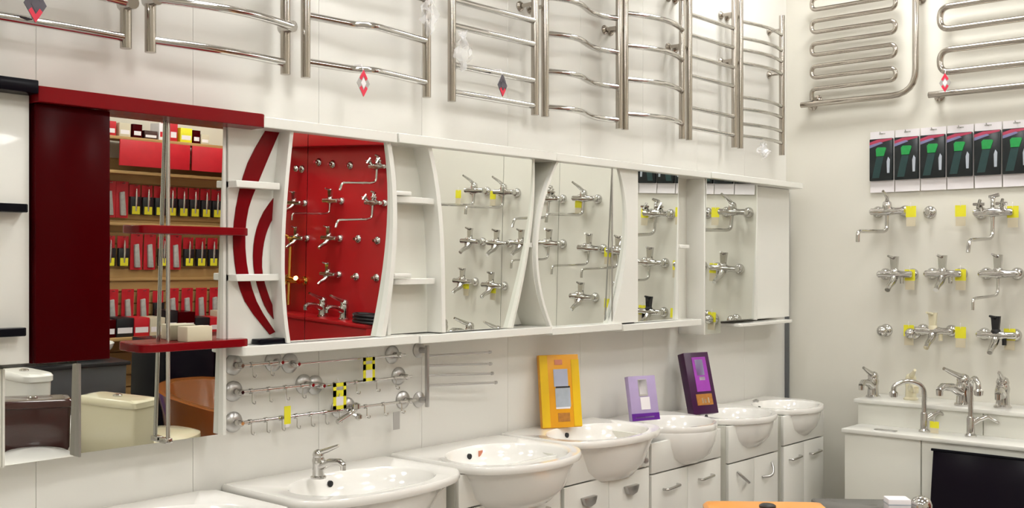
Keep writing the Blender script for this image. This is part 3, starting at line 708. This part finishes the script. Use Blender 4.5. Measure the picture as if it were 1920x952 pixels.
# red board
y0 = PM(738, 400)[0]; zt = PM(640, 262)[1]
rb = thing('display_board', 'red tap display board with a pelmet on the right wall', 'display board', (XB, (y0-5.17)/2, 0))
hw = (y0+5.17)/2
box(-0.022, -0.001, -hw, hw, 0.0, 2.30).build('board', 'redw', rb, bevel=0.002)
box(-0.14, -0.022, -hw, hw, 2.30, 2.55).build('pelmet', 'redw', rb, bevel=0.004)
box(-0.26, -0.022, -hw, hw, 0.84, 0.87).build('ledge', 'redw', rb, bevel=0.004)
box(-0.24, -0.022, -hw, hw, 0.02, 0.84).build('base', 'redw', rb, bevel=0.004)
XR = XB-0.022
for k, u, v in (('cross', 708, 312), ('cross', 700, 380), ('thin', 620, 376), ('short', 617, 446), ('short', 615, 514), ('ball', 556, 316), ('short', 552, 380), ('short', 556, 446), ('rose', 598, 304), ('rose', 624, 308), ('rose', 657, 310), ('rose', 672, 448), ('rose', 708, 451), ('rose', 668, 519), ('rose', 706, 521)):
    y, z = PM(u, v, XR-(0.0 if k == 'rose' else 0.06))
    y = max(y, -5.06)
    l = {'cross': 'chrome two-handle mixer with long spout on the red board', 'thin': 'chrome mixer with thin long spout on the red board', 'short': 'chrome mixer with short spout on the red board', 'ball': 'round chrome valve on the red board', 'rose': 'bare chrome wall rose on the red board'}[k]
    if k == 'rose': l += ' in the ' + ('top row' if z > 1.9 else 'third row' if z > 1.4 else 'fourth row')
    put(k, y, z, l, 'taps on the red display board', x=XR)
for u in (605, 645):
    y, z = PM(u, 590, XB-0.13); basin_tap((XB-0.13, y, 0.87), RB, 'chrome basin tap on the ledge of the red board', s=1.5, group='taps on the red ledge')
y, z = PM(552, 515, XR); t = thing('shower_column', 'polished gold shower column on the red board', 'shower', (XR, max(y, -4.93), 0.93), RB); t.scale = (1.35, 1.35, 1.35)
tube(bend([(0, -0.06, 0), (0, -0.06, 0.44), (0, -0.2, 0.46), (0, -0.2, 0.42)], 0.05), 0.012, 10).build('riser', 'gold', t)
b = MB(); b.tube([(-0.1, -0.06, 0.16), (0.1, -0.06, 0.16)], 0.02, 10)
for sx in (-0.09, 0.09): b.lathe([(0.03, 0), (0.03, -0.01), (0.015, -0.02), (0.015, -0.06)], (sx, 0, 0.16), 'y', 12); b.tube([(sx, -0.06, 0.16), (sx*1.3, -0.1, 0.18)], 0.016, 8)
b.build('mixer', 'gold', t); lathe([(0.02, 0.40), (0.05, 0.395), (0.05, 0.385), (0.01, 0.38)], (0, -0.2, 0), 'z', 14).build('shower_head', 'gold', t)
tube(bend([(0.0, -0.08, 0.15), (0.05, -0.14, 0.02), (0.1, -0.1, -0.04), (0.13, -0.06, 0.1)], 0.05), 0.007, 8).build('hose', 'gold', t)
t = thing('hose_coil', 'black hose coil on the ledge of the red board', 'hose', (XB-0.15, PM(690, 612, XB-0.15)[0], 0.87))
for k in range(3): tube([(0.08*math.cos(a*PI/12), 0.15*math.sin(a*PI/12), 0.014+k*0.026) for a in range(25)], 0.014, 8).build('coil', 'blackm', t)

# ------------------------------------------------------------------ serpentine rails on the right wall
XT = XB-0.08
def serp(paths, label, ends):
    t = thing('serpentine_towel_rail', label, 'towel rail', (XT, 0, 0), 0, 'serpentine towel rails on the right wall')
    for nm, p, r, bd in paths: tube(bend([(0, y, z) for y, z in p], bd, 6), r, 12).build(nm, 'steel', t)
    for (y, z) in ends:
        b = MB(); b.tube([(0, y, z), (XB-XT, y, z)], 0.012, 10); b.lathe([(0.028, 0), (0.028, -0.008), (0.014, -0.016)], (XB-XT, y, z), 'x', 16); b.build('wall_bracket', 'steel', t)
zz = [2.563+0.065*i for i in range(9)]
p = [(-0.20, 2.50), (-0.20, zz[0])]
for i, z in enumerate(zz):
    a, b = (-0.20, -0.69) if i % 2 == 0 else (-0.69, -0.20)
    if i: p.append((a, z))
    p.append((b, z))
serp([('frame_pipe', [(-0.135, 2.478), (-0.80, 2.478), (-0.80, 3.20), (-0.2, 3.20)], 0.017, 0.13), ('coil', p, 0.0125, 0.032)],
     'steel serpentine towel rail with an outer frame pipe next to the corner', [(-0.17, 2.478), (-0.80, 3.0), (-0.20, 2.51)])
p = []
for i, z in enumerate([2.46, 2.572, 2.69, 2.80, 2.92, 3.03]):
    a, b = (-0.87, -1.55) if i % 2 == 0 else (-1.55, -0.93)
    if i % 2 == 0 and i: a = -0.93
    p += [(a, z), (b, z)]
serp([('coil', p, 0.017, 0.055)], 'steel serpentine towel rail above the dark packs, with a red tag', [(-0.90, 2.46), (-1.3, 3.03)])
# dark hanging packs
pk = None
ub = [(1650, 305), (1700, 303), (1748, 301), (1799, 300), (1852, 297), (1907, 294)]
y0, _ = PB(1652, 300, XB-0.03); y1, _ = PB(1905, 295, XB-0.03)
pk = thing('hanging_pack', 'dark blister pack with green print hanging in a row above the taps', 'blister pack', (0,0,0), RB, 'dark packs hanging above the taps')
W2 = 0.068
box(-W2, W2, -0.003, 0.0, -0.18, 0.16).build('card', 'paper', pk, bevel=0.0005, seg=1)
pp = box(-W2+.002, W2-.002, -0.022, -0.003, -0.115, 0.118).build('blister', 'packd', pk, bevel=0.004)
MB().prism([(-W2+.004, 0.085), (W2-.004, 0.108), (W2-.004, 0.116), (-0.02, 0.113), (-W2+.004, 0.100)], -0.0232, -0.022).build('stripe', 'packr', pp, smooth=False)
MB().prism([(-W2+.004, 0.068), (W2*.2, 0.092), (0.0, 0.100), (-W2+.004, 0.084)], -0.0234, -0.022).build('stripe', 'packv', pp, smooth=False)
MB().prism([(-0.025, 0.02), (0.018, 0.02), (0.032, 0.062), (0.026, 0.068), (-0.018, 0.07), (-0.028, 0.06)], -0.026, -0.022).build('green_print', 'packg', pp, bevel=0.001, seg=1)
MB().prism([(-0.05, -0.10), (-0.01, -0.10), (0.016, 0.018), (-0.024, 0.018)], -0.0235, -0.022).build('leaf_print', 'packt', pp, smooth=False)
MB().prism([(0.036, -0.075), (0.050, -0.075), (0.052, 0.0), (0.042, 0.015), (0.034, -0.01)], -0.025, -0.022).build('silver_print', 'packs', pp, bevel=0.001, seg=1)
box(-0.018, 0.018, -0.0035, 0.0005, 0.143, 0.150).build('peg_plate', 'satin', pk, smooth=False)
tube([(0, 0.012, 0.147), (0, -0.03, 0.147), (0, -0.034, 0.155)], 0.0025, 8).build('peg', 'satin', pk)
npk = 7
for k in range(npk):
    yk = y0 + (y1-y0)*k/5
    o = pk if k == 0 else dup(pk)
    o.location = (XB-0.012, yk, 2.135)
    o['label'] = 'dark blister pack with green print, %s from the corner in the hanging row' % ['first', 'second', 'third', 'fourth', 'fifth', 'sixth', 'seventh'][k]
# ------------------------------------------------------------------ stepped display counter
cn = thing('display_counter', 'white stepped display counter carrying taps along the right wall', 'counter', (XB, -0.6, 0))
L2 = -2.70
for a, b in ((0.03, -0.62), (-0.62, -1.3), (-1.3, -1.9), (-1.9, L2)): box(-0.30, -0.003, b+0.002, a-0.002, 0.0, 0.812).build('upper_unit', 'whiteb', cn, bevel=0.002)
box(-0.315, -0.003, L2, 0.045, 0.812, 0.832).build('upper_top', 'white', cn, bevel=0.003)
yv = [0.0, PB(1727, 850, 5.37)[0]+0.6, -1.0, -1.6, -2.2, L2]
for a, b in zip(yv[:-1], yv[1:]): box(-0.53, -0.302, b+0.003, a-0.003 if a else 0.0, 0.0, 0.682).build('lower_unit', 'whiteb', cn, bevel=0.002)
box(-0.545, -0.302, L2, 0.012, 0.682, 0.702).build('lower_top', 'white', cn, bevel=0.003)
o = box(5.42, 5.45, PB(1680, 800, 5.43)[0], PB(1640, 800, 5.43)[0], 0.702, 0.706).build('flat_handle', 'satin', bevel=0.001, seg=1); tag(o, 'thin grey metal strip lying on the lower step of the counter', 'strip')
def tall_tap(loc, rz, h, reach, label, back=False, mt='chrome'):
    t = thing('kitchen_tap', label, 'tap', loc, rz, 'kitchen taps on the stepped counter')
    lathe([(0.028, 0), (0.028, 0.008), (0.020, 0.016), (0.0185, 0.09), (0.015, 0.1)], (0, 0, 0), 'z', 16).build('body', mt, t)
    pts = bend([(0, 0, 0.08), (0, 0, h), (0, -reach*0.55, h+0.03), (0, -reach, h-0.0), (0, -reach, h-0.035)], 0.07, 7)
    s = tube(pts, 0.0125, 12).build('spout', mt, t)
    lathe([(0.010, -0.02), (0.020, -0.014), (0.022, 0.006), (0.012, 0.016)], (0, -reach, h-0.04), 'z', 14).build('aerator', mt, s)
    q = (lambda a, b, c: (b, a, c)) if back else (lambda a, b, c: (a, b, c))
    hh = MB(); hh.tube([q(0.0, 0, 0.06), q(0.04, 0, 0.085)], 0.016, 12); hh.tube([q(0.035, 0, 0.082), q(0.08, -0.01, 0.10), q(0.13, -0.02, 0.07)], [0.015, 0.011, 0.006], 10); hh.build('lever', mt, t)
    return t
y, z = PB(1733, 814, 5.52); tall_tap((5.52, y, 0.702), math.radians(-135), 0.235, 0.16, 'chrome swan-neck tap with a yellow tag on the lower step', back=True)
y, z = PB(1820, 820, 5.52); tall_tap((5.52, y, 0.702), math.radians(-49), 0.27, 0.09, 'chrome upright tap with a side lever on the lower step')
y, z = PB(1637, 735, 5.72); basin_tap((5.72, y, 0.832), math.radians(-90), 'chrome basin tap on the upper step, nearest the corner', s=1.25, group='basin taps on the upper step')
y, z = PB(1708, 740, 5.75); basin_tap((5.75, y, 0.832), math.radians(-60), 'cream basin tap on the upper step behind the swan-neck tap', 'cream', s=1.25, group='basin taps on the upper step')
y, z = PB(1806, 745, 5.68); tp = basin_tap((5.68, y, 0.832), math.radians(-110), 'large chrome tap with a bulky pull-out head on the upper step', s=1.45, group='basin taps on the upper step')
y, z = PB(1880, 750, 5.72); basin_tap((5.72, y, 0.832), math.radians(-80), 'chrome basin tap on the upper step beyond the bulky one', s=1.4, group='basin taps on the upper step')
for k in range(6): basin_tap((5.72, -1.6-0.27*k, 0.832), math.radians(-90+random.uniform(-15, 15)), 'chrome basin tap further along the upper step', s=1.4, group='basin taps further along the upper step')
y, z = PB(1752, 808, 5.49); t = wtag(0, 0, 'yellow tag at the foot of the swan-neck tap', x=5.49, yz=(y, 0.702+0.032), w=0.045, h=0.06)

# black glossy slab leaning on the counter
t = thing('shower_tray', 'glossy black shower tray leaning against the stepped counter', 'shower tray', (5.20, PB(1740, 850, 5.24)[0], 0.0), 0)
MB().prism([(0, 0.0), (0.0, 0.66), (-0.62, 0.66), (-0.62, 0.0)], 0.0, 0.03, plane='yz').build('slab', 'blackg', t, bevel=0.006)
box(-0.006, 0.036, -0.63, 0.008, 0.655, 0.668).build('edge_cap', 'black', t, bevel=0.003)
t.rotation_euler = (0, math.radians(9), 0)

# ------------------------------------------------------------------ boxes on the basins
def carton(loc, rz, tilt, w, h, d, m, label, parts):
    t = thing('product_box', label, 'box', loc, rz); t.rotation_euler = (-tilt, 0, rz)
    box(-w/2, w/2, 0, d, 0, h).build('carton', m, t, bevel=0.003)
    for nm, a, b, c, e, pm_ in parts: box(a*w, b*w, -0.002, 0.003, c*h, e*h).build(nm, pm_, t, bevel=0.0006, seg=1)
    return t
p0, p1 = PZ(1018, 803, 0.857), PZ(1092, 799, 0.857)
rz = math.atan2(p1[1]-p0[1], p1[0]-p0[0]); cw = math.hypot(p1[0]-p0[0], p1[1]-p0[1])
carton(((p0[0]+p1[0])/2, (p0[1]+p1[1])/2, 0.856), rz, math.radians(9), cw, 0.312, 0.03, 'orange', 'orange and yellow product box leaning behind a basin', [
    ('yellow_band', -.5, -.30, .01, .99, 'yellowo'), ('yellow_band', .30, .5, .01, .93, 'yellowo'), ('picture', -.16, .2, .56, .80, 'window'), ('picture', -.14, .24, .28, .54, 'packs'),
    ('picture_edge', -.12, .24, .54, .565, 'blackm'), ('picture_edge', -.14, .22, .255, .28, 'paper'), ('logo', -.12, .08, .86, .93, 'rust'), ('text_band', -.1, .2, .08, .2, 'bronze')])
p0, p1 = PZ(1186, 788, 0.842), PZ(1238, 784, 0.842)
rz = math.atan2(p1[1]-p0[1], p1[0]-p0[0]); cw = math.hypot(p1[0]-p0[0], p1[1]-p0[1])
carton(((p0[0]+p1[0])/2, (p0[1]+p1[1])/2, 0.838), rz, math.radians(12), cw*0.98, 0.205, 0.03, 'lilac', 'small lilac product box with a purple foot behind the half-round basin', [
    ('purple_band', -.5, .5, .0, .16, 'purple'), ('picture', -.16, .16, .54, .92, 'grey'), ('picture', -.14, .14, .58, .9, 'paper'), ('picture', -.14, .2, .24, .52, 'paper'), ('text_band', -.4, .3, .05, .09, 'lilac')])
p0, p1 = PZ(1302, 771, 0.832), PZ(1348, 767, 0.832)
rz = math.atan2(p1[1]-p0[1], p1[0]-p0[0]); cw = math.hypot(p1[0]-p0[0], p1[1]-p0[1])
carton(((p0[0]+p1[0])/2, (p0[1]+p1[1])/2, 0.815), rz, math.radians(16), cw, 0.31, 0.05, 'plum', 'dark plum product box with a bronze caption', [
    ('magenta_panel', -.22, .34, .36, .92, 'magenta'), ('picture', -.12, .2, .62, .88, 'window'), ('picture', -.05, .18, .54, .60, 'paper'), ('bronze_band', -.3, .34, .14, .32, 'bronze'), ('letter_block', -.1, -.04, .17, .26, 'beige'), ('letter_block', .0, .08, .17, .24, 'beige'), ('letter_block', .14, .2, .17, .26, 'beige')])

# ------------------------------------------------------------------ toilets in the middle of the shop
def toilet(loc, rz, mc, ml, h, label, seat=None, button='chrome', cw=0.37, rounded=False, z0=0.0):
    seat = seat or ml
    t = thing('toilet', label, 'toilet', loc, rz, 'toilets on the shop floor')
    n = 28
    def ring(w, y0, y1, z, p=2.4):
        o = []
        for k in range(n):
            a = 2*PI*k/n; c, s = math.cos(a), math.sin(a)
            o.append((w*math.copysign(abs(c)**(2/p), c), (y0+y1)/2 + (y1-y0)/2*math.copysign(abs(s)**(2/p), s), z))
        return o
    MB().loft([ring(0.11, -0.42, -0.02, 0.0), ring(0.10, -0.38, -0.02, 0.10), ring(0.13, -0.46, 0.0, 0.24), ring(0.175, -0.56, 0.10, 0.36), ring(0.18, -0.57, 0.14, 0.39)]).build('bowl', mc, t)
    MB().loft([ring(0.185, -0.58, -0.05, 0.392), ring(0.188, -0.585, -0.045, 0.405), ring(0.186, -0.58, -0.05, 0.425), ring(0.16, -0.52, -0.08, 0.442), ring(0.08, -0.4, -0.15, 0.450)]).build('seat_lid', seat, t)
    p = 3.5 if rounded else 14
    MB().loft([ring(cw/2-0.015, -0.035, 0.135, 0.385, p), ring(cw/2, -0.04, 0.14, 0.42, p), ring(cw/2, -0.04, 0.14, h-0.045, p)]).build('cistern', mc, t)
    li = MB().loft([ring(cw/2+0.005, -0.045, 0.145, h-0.045, p), ring(cw/2+0.01, -0.05, 0.148, h-0.04, p), ring(cw/2+0.01, -0.05, 0.148, h-0.012, p), ring(cw/2, -0.042, 0.14, h-0.002, p), ring(cw/2-0.03, -0.02, 0.12, h, p)]).build('cistern_lid', ml, t)
    lathe([(0.026, h-0.004), (0.026, h+0.006), (0.020, h+0.010), (0.004, h+0.010)], (0, 0.05, 0), 'z', 16).build('flush_button', button, li)
    return t
toilet((3.03, -2.60, 0), math.radians(68), 'cream', 'cream', 0.70, 'cream toilet with a square cistern reflected in the red cabinet mirror')
toilet((2.64, -2.84, 0), math.radians(200), 'brownc', 'brownc', 0.68, 'dark brown toilet with a white seat lid', seat='cer')
toilet((2.86, -3.33, 0), math.radians(84), 'cer', 'cer', 0.76, 'white toilet with a rounded cistern lid behind the brown toilet', rounded=True)
toilet((3.08, -1.36, 0), math.radians(-52+180), 'cer', 'orangel', 0.80, 'white toilet with an orange cistern lid and dark flush button', button='blackm', cw=0.36)
t = thing('waste_bin', 'dark grey flat-topped bin beside the orange-lidded toilet', 'bin', (3.475, -1.545, 0), math.radians(-52))
MB().loft([[(sx*a, sy*b, z) for sx, sy in ((-1,-1),(1,-1),(1,1),(-1,1))] for a, b, z in ((0.14, 0.12, 0), (0.165, 0.15, 0.71))]).build('body', 'greyc', t, bevel=0.008)
box(-0.17, 0.17, -0.155, 0.155, 0.71, 0.745).build('lid', 'greyc', t, bevel=0.008)
t = thing('small_carton', 'small white carton on the dark grey bin', 'box', (3.465, -1.63, 0.745), math.radians(-52))
box(-0.036, 0.036, -0.03, 0.03, 0, 0.05).build('carton', 'paper', t, bevel=0.003); box(-0.036, 0.036, -0.0305, 0.0305, 0.03, 0.034).build('tape', 'packs', t, smooth=False)
t = thing('chrome_cap', 'round chrome cap on the dark grey bin beside the white carton', 'fitting', (3.515, -1.69, 0.745))
lathe([(0.028, 0), (0.034, 0.012), (0.034, 0.03), (0.026, 0.048), (0.010, 0.056)], (0, 0, 0), 'z', 20).build('dome', 'chrome', t)
lathe([(0.031, 0.0), (0.037, 0.004), (0.037, 0.010), (0.031, 0.014)], (0, 0, 0), 'z', 20).build('collar', 'satin', t)
# brown bath, black cabinet and odds and ends seen in the mirror
t = thing('bathtub', 'brown bathtub with a curved rim standing on the shop floor', 'bathtub', (4.30, -3.33, 0), math.radians(4))
n = 40
def br(a, b, z, p=3.2, dip=0.0):
    return [(a*math.copysign(abs(math.cos(2*PI*k/n))**(2/p), math.cos(2*PI*k/n)), b*math.copysign(abs(math.sin(2*PI*k/n))**(2/p), math.sin(2*PI*k/n)), z - dip*math.cos(4*PI*k/n)*0.5) for k in range(n)]
MB().loft([br(0.30, 0.68, 0.02), br(0.34, 0.72, 0.3), br(0.37, 0.76, 0.43, dip=0.05), br(0.38, 0.77, 0.47, dip=0.05), br(0.36, 0.75, 0.48, dip=0.05), br(0.31, 0.69, 0.47, dip=0.05), br(0.28, 0.62, 0.3), br(0.2, 0.5, 0.14)]).build('tub', 'brownw', t)
lathe([(0.03, 0.135), (0.03, 0.143), (0.01, 0.145)], (0, -0.3, 0), 'z', 14).build('drain', 'chrome', t)
t = thing('black_cabinet', 'tall black cabinet behind the brown bathtub', 'cabinet', (4.70, -4.52, 0), math.radians(-4))
box(-0.42, 0.42, -0.22, 0.22, 0, 0.74).build('body', 'black', t, bevel=0.004)
box(-0.40, -0.005, 0.22, 0.238, 0.04, 0.72).build('door', 'blackg', t, bevel=0.003); box(0.005, 0.40, 0.22, 0.238, 0.04, 0.72).build('door', 'blackg', t, bevel=0.003)
def bowlsink(loc, mt, label, s=1.0, rx_=0):
    t = thing('vessel_sink', label, 'washbasin', loc); t.rotation_euler = (rx_, 0, 0); t.scale = (s, s, s)
    lathe([(0.09, 0), (0.14, 0.03), (0.19, 0.09), (0.205, 0.13), (0.198, 0.135), (0.18, 0.09), (0.13, 0.04), (0.05, 0.03)], (0, 0, 0), 'z', 28).build('bowl', mt, t)
    lathe([(0.02, 0.03), (0.02, 0.034), (0.008, 0.036)], (0, 0, 0), 'z', 12).build('drain', 'chrome', t)
pd = thing('pedestal', 'dark plinth carrying two display basins on the shop floor', 'plinth', (3.48, -4.28, 0))
box(-0.36, 0.36, -0.26, 0.26, 0, 0.64).build('body', 'greyc', pd, bevel=0.004); box(-0.38, 0.38, -0.28, 0.28, 0.64, 0.665).build('top_board', 'blackm', pd, bevel=0.004)
bowlsink((3.30, -4.26, 0.665), 'redd', 'dark red vessel sink on the dark plinth', 0.95)
bowlsink((3.68, -4.26, 0.665), 'cer', 'white vessel sink on the plinth beside the red one', 0.85)
t = thing('bucket', 'red plastic bucket on the shop floor behind the cream toilet', 'bucket', (3.60, -3.80, 0))
lathe([(0.11, 0), (0.15, 0.3), (0.158, 0.3), (0.158, 0.315), (0.145, 0.315), (0.105, 0.02)], (0, 0, 0), 'z', 24).build('pail', 'redp', t); tube([(0.155*math.cos(PI*k/12), 0, 0.3+0.13*math.sin(PI*k/12)) for k in range(13)], 0.004, 8).build('handle', 'satin', t)
t = thing('hose_coil', 'blue hose coil standing on the floor by the bathtub', 'hose', (4.02, -4.32, 0.0))
for k in range(4): tube([(-0.03+k*0.024, 0.15*math.cos(a*PI/12), 0.165+0.15*math.sin(a*PI/12)) for a in range(25)], 0.012, 8).build('coil', 'blue', t)

# ------------------------------------------------------------------ slat wall with hanging goods on the rear wall
YS = YC + 0.03
sw = thing('slat_wall', 'wooden slat wall rack with shelves and red signs on the rear wall', 'shelving', (5.15, YC, 0))
xl, xr_ = -0.95, 0.72
box(xl, xr_, 0.002, 0.012, 0.1, 2.12).build('backing', 'slat', sw, smooth=False)
sm_ = None
for k in range(20):
    z = 0.12 + k*0.1
    if sm_: o = bpy.data.objects.new('slat', sm_); COL.objects.link(o); o.parent = sw
    else: o = box(xl, xr_, 0.012, 0.028, 0, 0.088).build('slat', 'slat', sw, bevel=0.002, seg=1); sm_ = o.data
    o.location = (0, 0, z)
for xx in (xl, xr_-0.03): box(xx, xx+0.03, 0.002, 0.34, 0.0, 2.45).build('upright', 'whiteb', sw, bevel=0.002)
for z, d in ((2.0, 0.30), (1.58, 0.16), (1.12, 0.05), (0.66, 0.36), (2.27, 0.32)):
    box(xl+0.03, xr_-0.03, 0.028, d, z-0.012, z+0.012).build('shelf', 'slat', sw, bevel=0.002)
for a, b, m in ((xl+0.2, -0.12, 'redp'), (-0.10, xr_-0.06, 'redp')): box(a, b, 0.32, 0.335, 2.05, 2.258).build('sign', m, sw, bevel=0.003)
pkp = thing('tool_pack', 'red-headed tool pack hanging on the slat wall', 'pack', (0,0,0), PI, 'tool packs on the slat wall')
box(-0.05, 0.05, -0.004, 0, 0.02, 0.12).build('header_card', 'redp', pkp, bevel=0.001, seg=1)
bl = MB().prism([(-0.048, -0.13), (0.048, -0.13), (0.05, 0.02), (-0.05, 0.02)], -0.03, 0).build('blister', 'blackm', pkp, bevel=0.006)
box(-0.035, 0.035, -0.032, -0.028, -0.125, -0.06).build('label_strip', 'yellow', pkp, smooth=False)
lathe([(0.006, -0.10), (0.012, -0.02), (0.010, 0.05), (0.003, 0.09)], (0, -0.032, 0), 'z', 10).build('tool', 'chrome', pkp)
tube([(0, 0.02, 0.11), (0, -0.04, 0.11), (0, -0.045, 0.118)], 0.003, 6).build('peg', 'satin', pkp)
pk2 = thing('tool_pack', 'all-red tool pack hanging on the slat wall', 'pack', (0,0,0), PI, 'red packs on the slat wall')
box(-0.055, 0.055, -0.006, 0, -0.16, 0.14).build('header_card', 'redp', pk2, bevel=0.001, seg=1)
MB().prism([(-0.03, -0.14), (0.02, -0.14), (0.03, 0.05), (-0.01, 0.06)], -0.03, -0.004).build('tool', 'bottle', pk2, bevel=0.006)
tube([(0, 0.02, 0.125), (0, -0.04, 0.125), (0, -0.045, 0.132)], 0.003, 6).build('peg', 'satin', pk2)
first = {0: True, 1: True}
def hang(kind, x, z):
    o = (pkp, pk2)[kind]
    if not first[kind]: o = dup(o)
    first[kind] = False; o.location = (x, YC+0.052, z)
    row = 'top' if z > 1.6 else 'middle' if z > 1.2 else 'bottom'
    o['label'] = ('red-headed tool pack with a yellow strip' if kind == 0 else 'all-red tool pack') + ' in the %s row of the slat wall' % row
    o['group'] = ('yellow-strip packs' if kind == 0 else 'all-red packs') + ' in the %s row of the slat wall' % row
for k in range(13): hang(1 if k in (0, 1, 2) else 0, 4.36+k*0.112, 1.79)
for k in range(11): hang(1 if k in (3, 4, 6) else 0, 4.36+k*0.122, 1.36)
for k in range(9): hang(0 if k == 4 else 1, 4.38+k*0.14, 0.90)
random.seed(11)
xx = 4.30
cols = ['redp', 'beige', 'redd', 'brownc', 'paper', 'redp', 'yellow', 'redd', 'beige']
for k, c in enumerate(cols):
    w = random.uniform(0.07, 0.13); h = random.uniform(0.06, 0.16); d = 0.14
    t = thing('goods_box', {'redp': 'red', 'beige': 'beige', 'redd': 'dark red', 'brownc': 'brown', 'paper': 'white', 'yellow': 'yellow'}[c] + ' carton on the top shelf of the slat wall', 'box', (xx+w/2, YC+0.2, 2.282), 0, 'cartons on the top shelf')
    box(-w/2, w/2, -d/2, d/2, 0, h).build('carton', c, t, bevel=0.002); box(-w/2+.01, w/2-.01, d/2, d/2+.001, h*.2, h*.5).build('label_patch', 'paper' if c != 'paper' else 'redp', t, smooth=False)
    xx += w+random.uniform(0.005, 0.03)
xx = 4.30
for k in range(9):
    w = random.uniform(0.09, 0.16); h = random.uniform(0.10, 0.2); c = ['redd', 'blackm', 'redp', 'beige', 'blackm'][k % 5]
    t = thing('goods_box', {'redp': 'red', 'beige': 'beige', 'redd': 'dark red', 'blackm': 'black'}[c] + ' carton on the low shelf of the slat wall', 'box', (xx+w/2, YC+0.22, 0.672), 0, 'cartons on the low shelf')
    box(-w/2, w/2, -0.09, 0.09, 0, h).build('carton', c, t, bevel=0.002); box(-w/2+.01, w/2-.01, 0.09, 0.091, h*.2, h*.5).build('label_patch', 'paper', t, smooth=False)
    xx += w+0.006
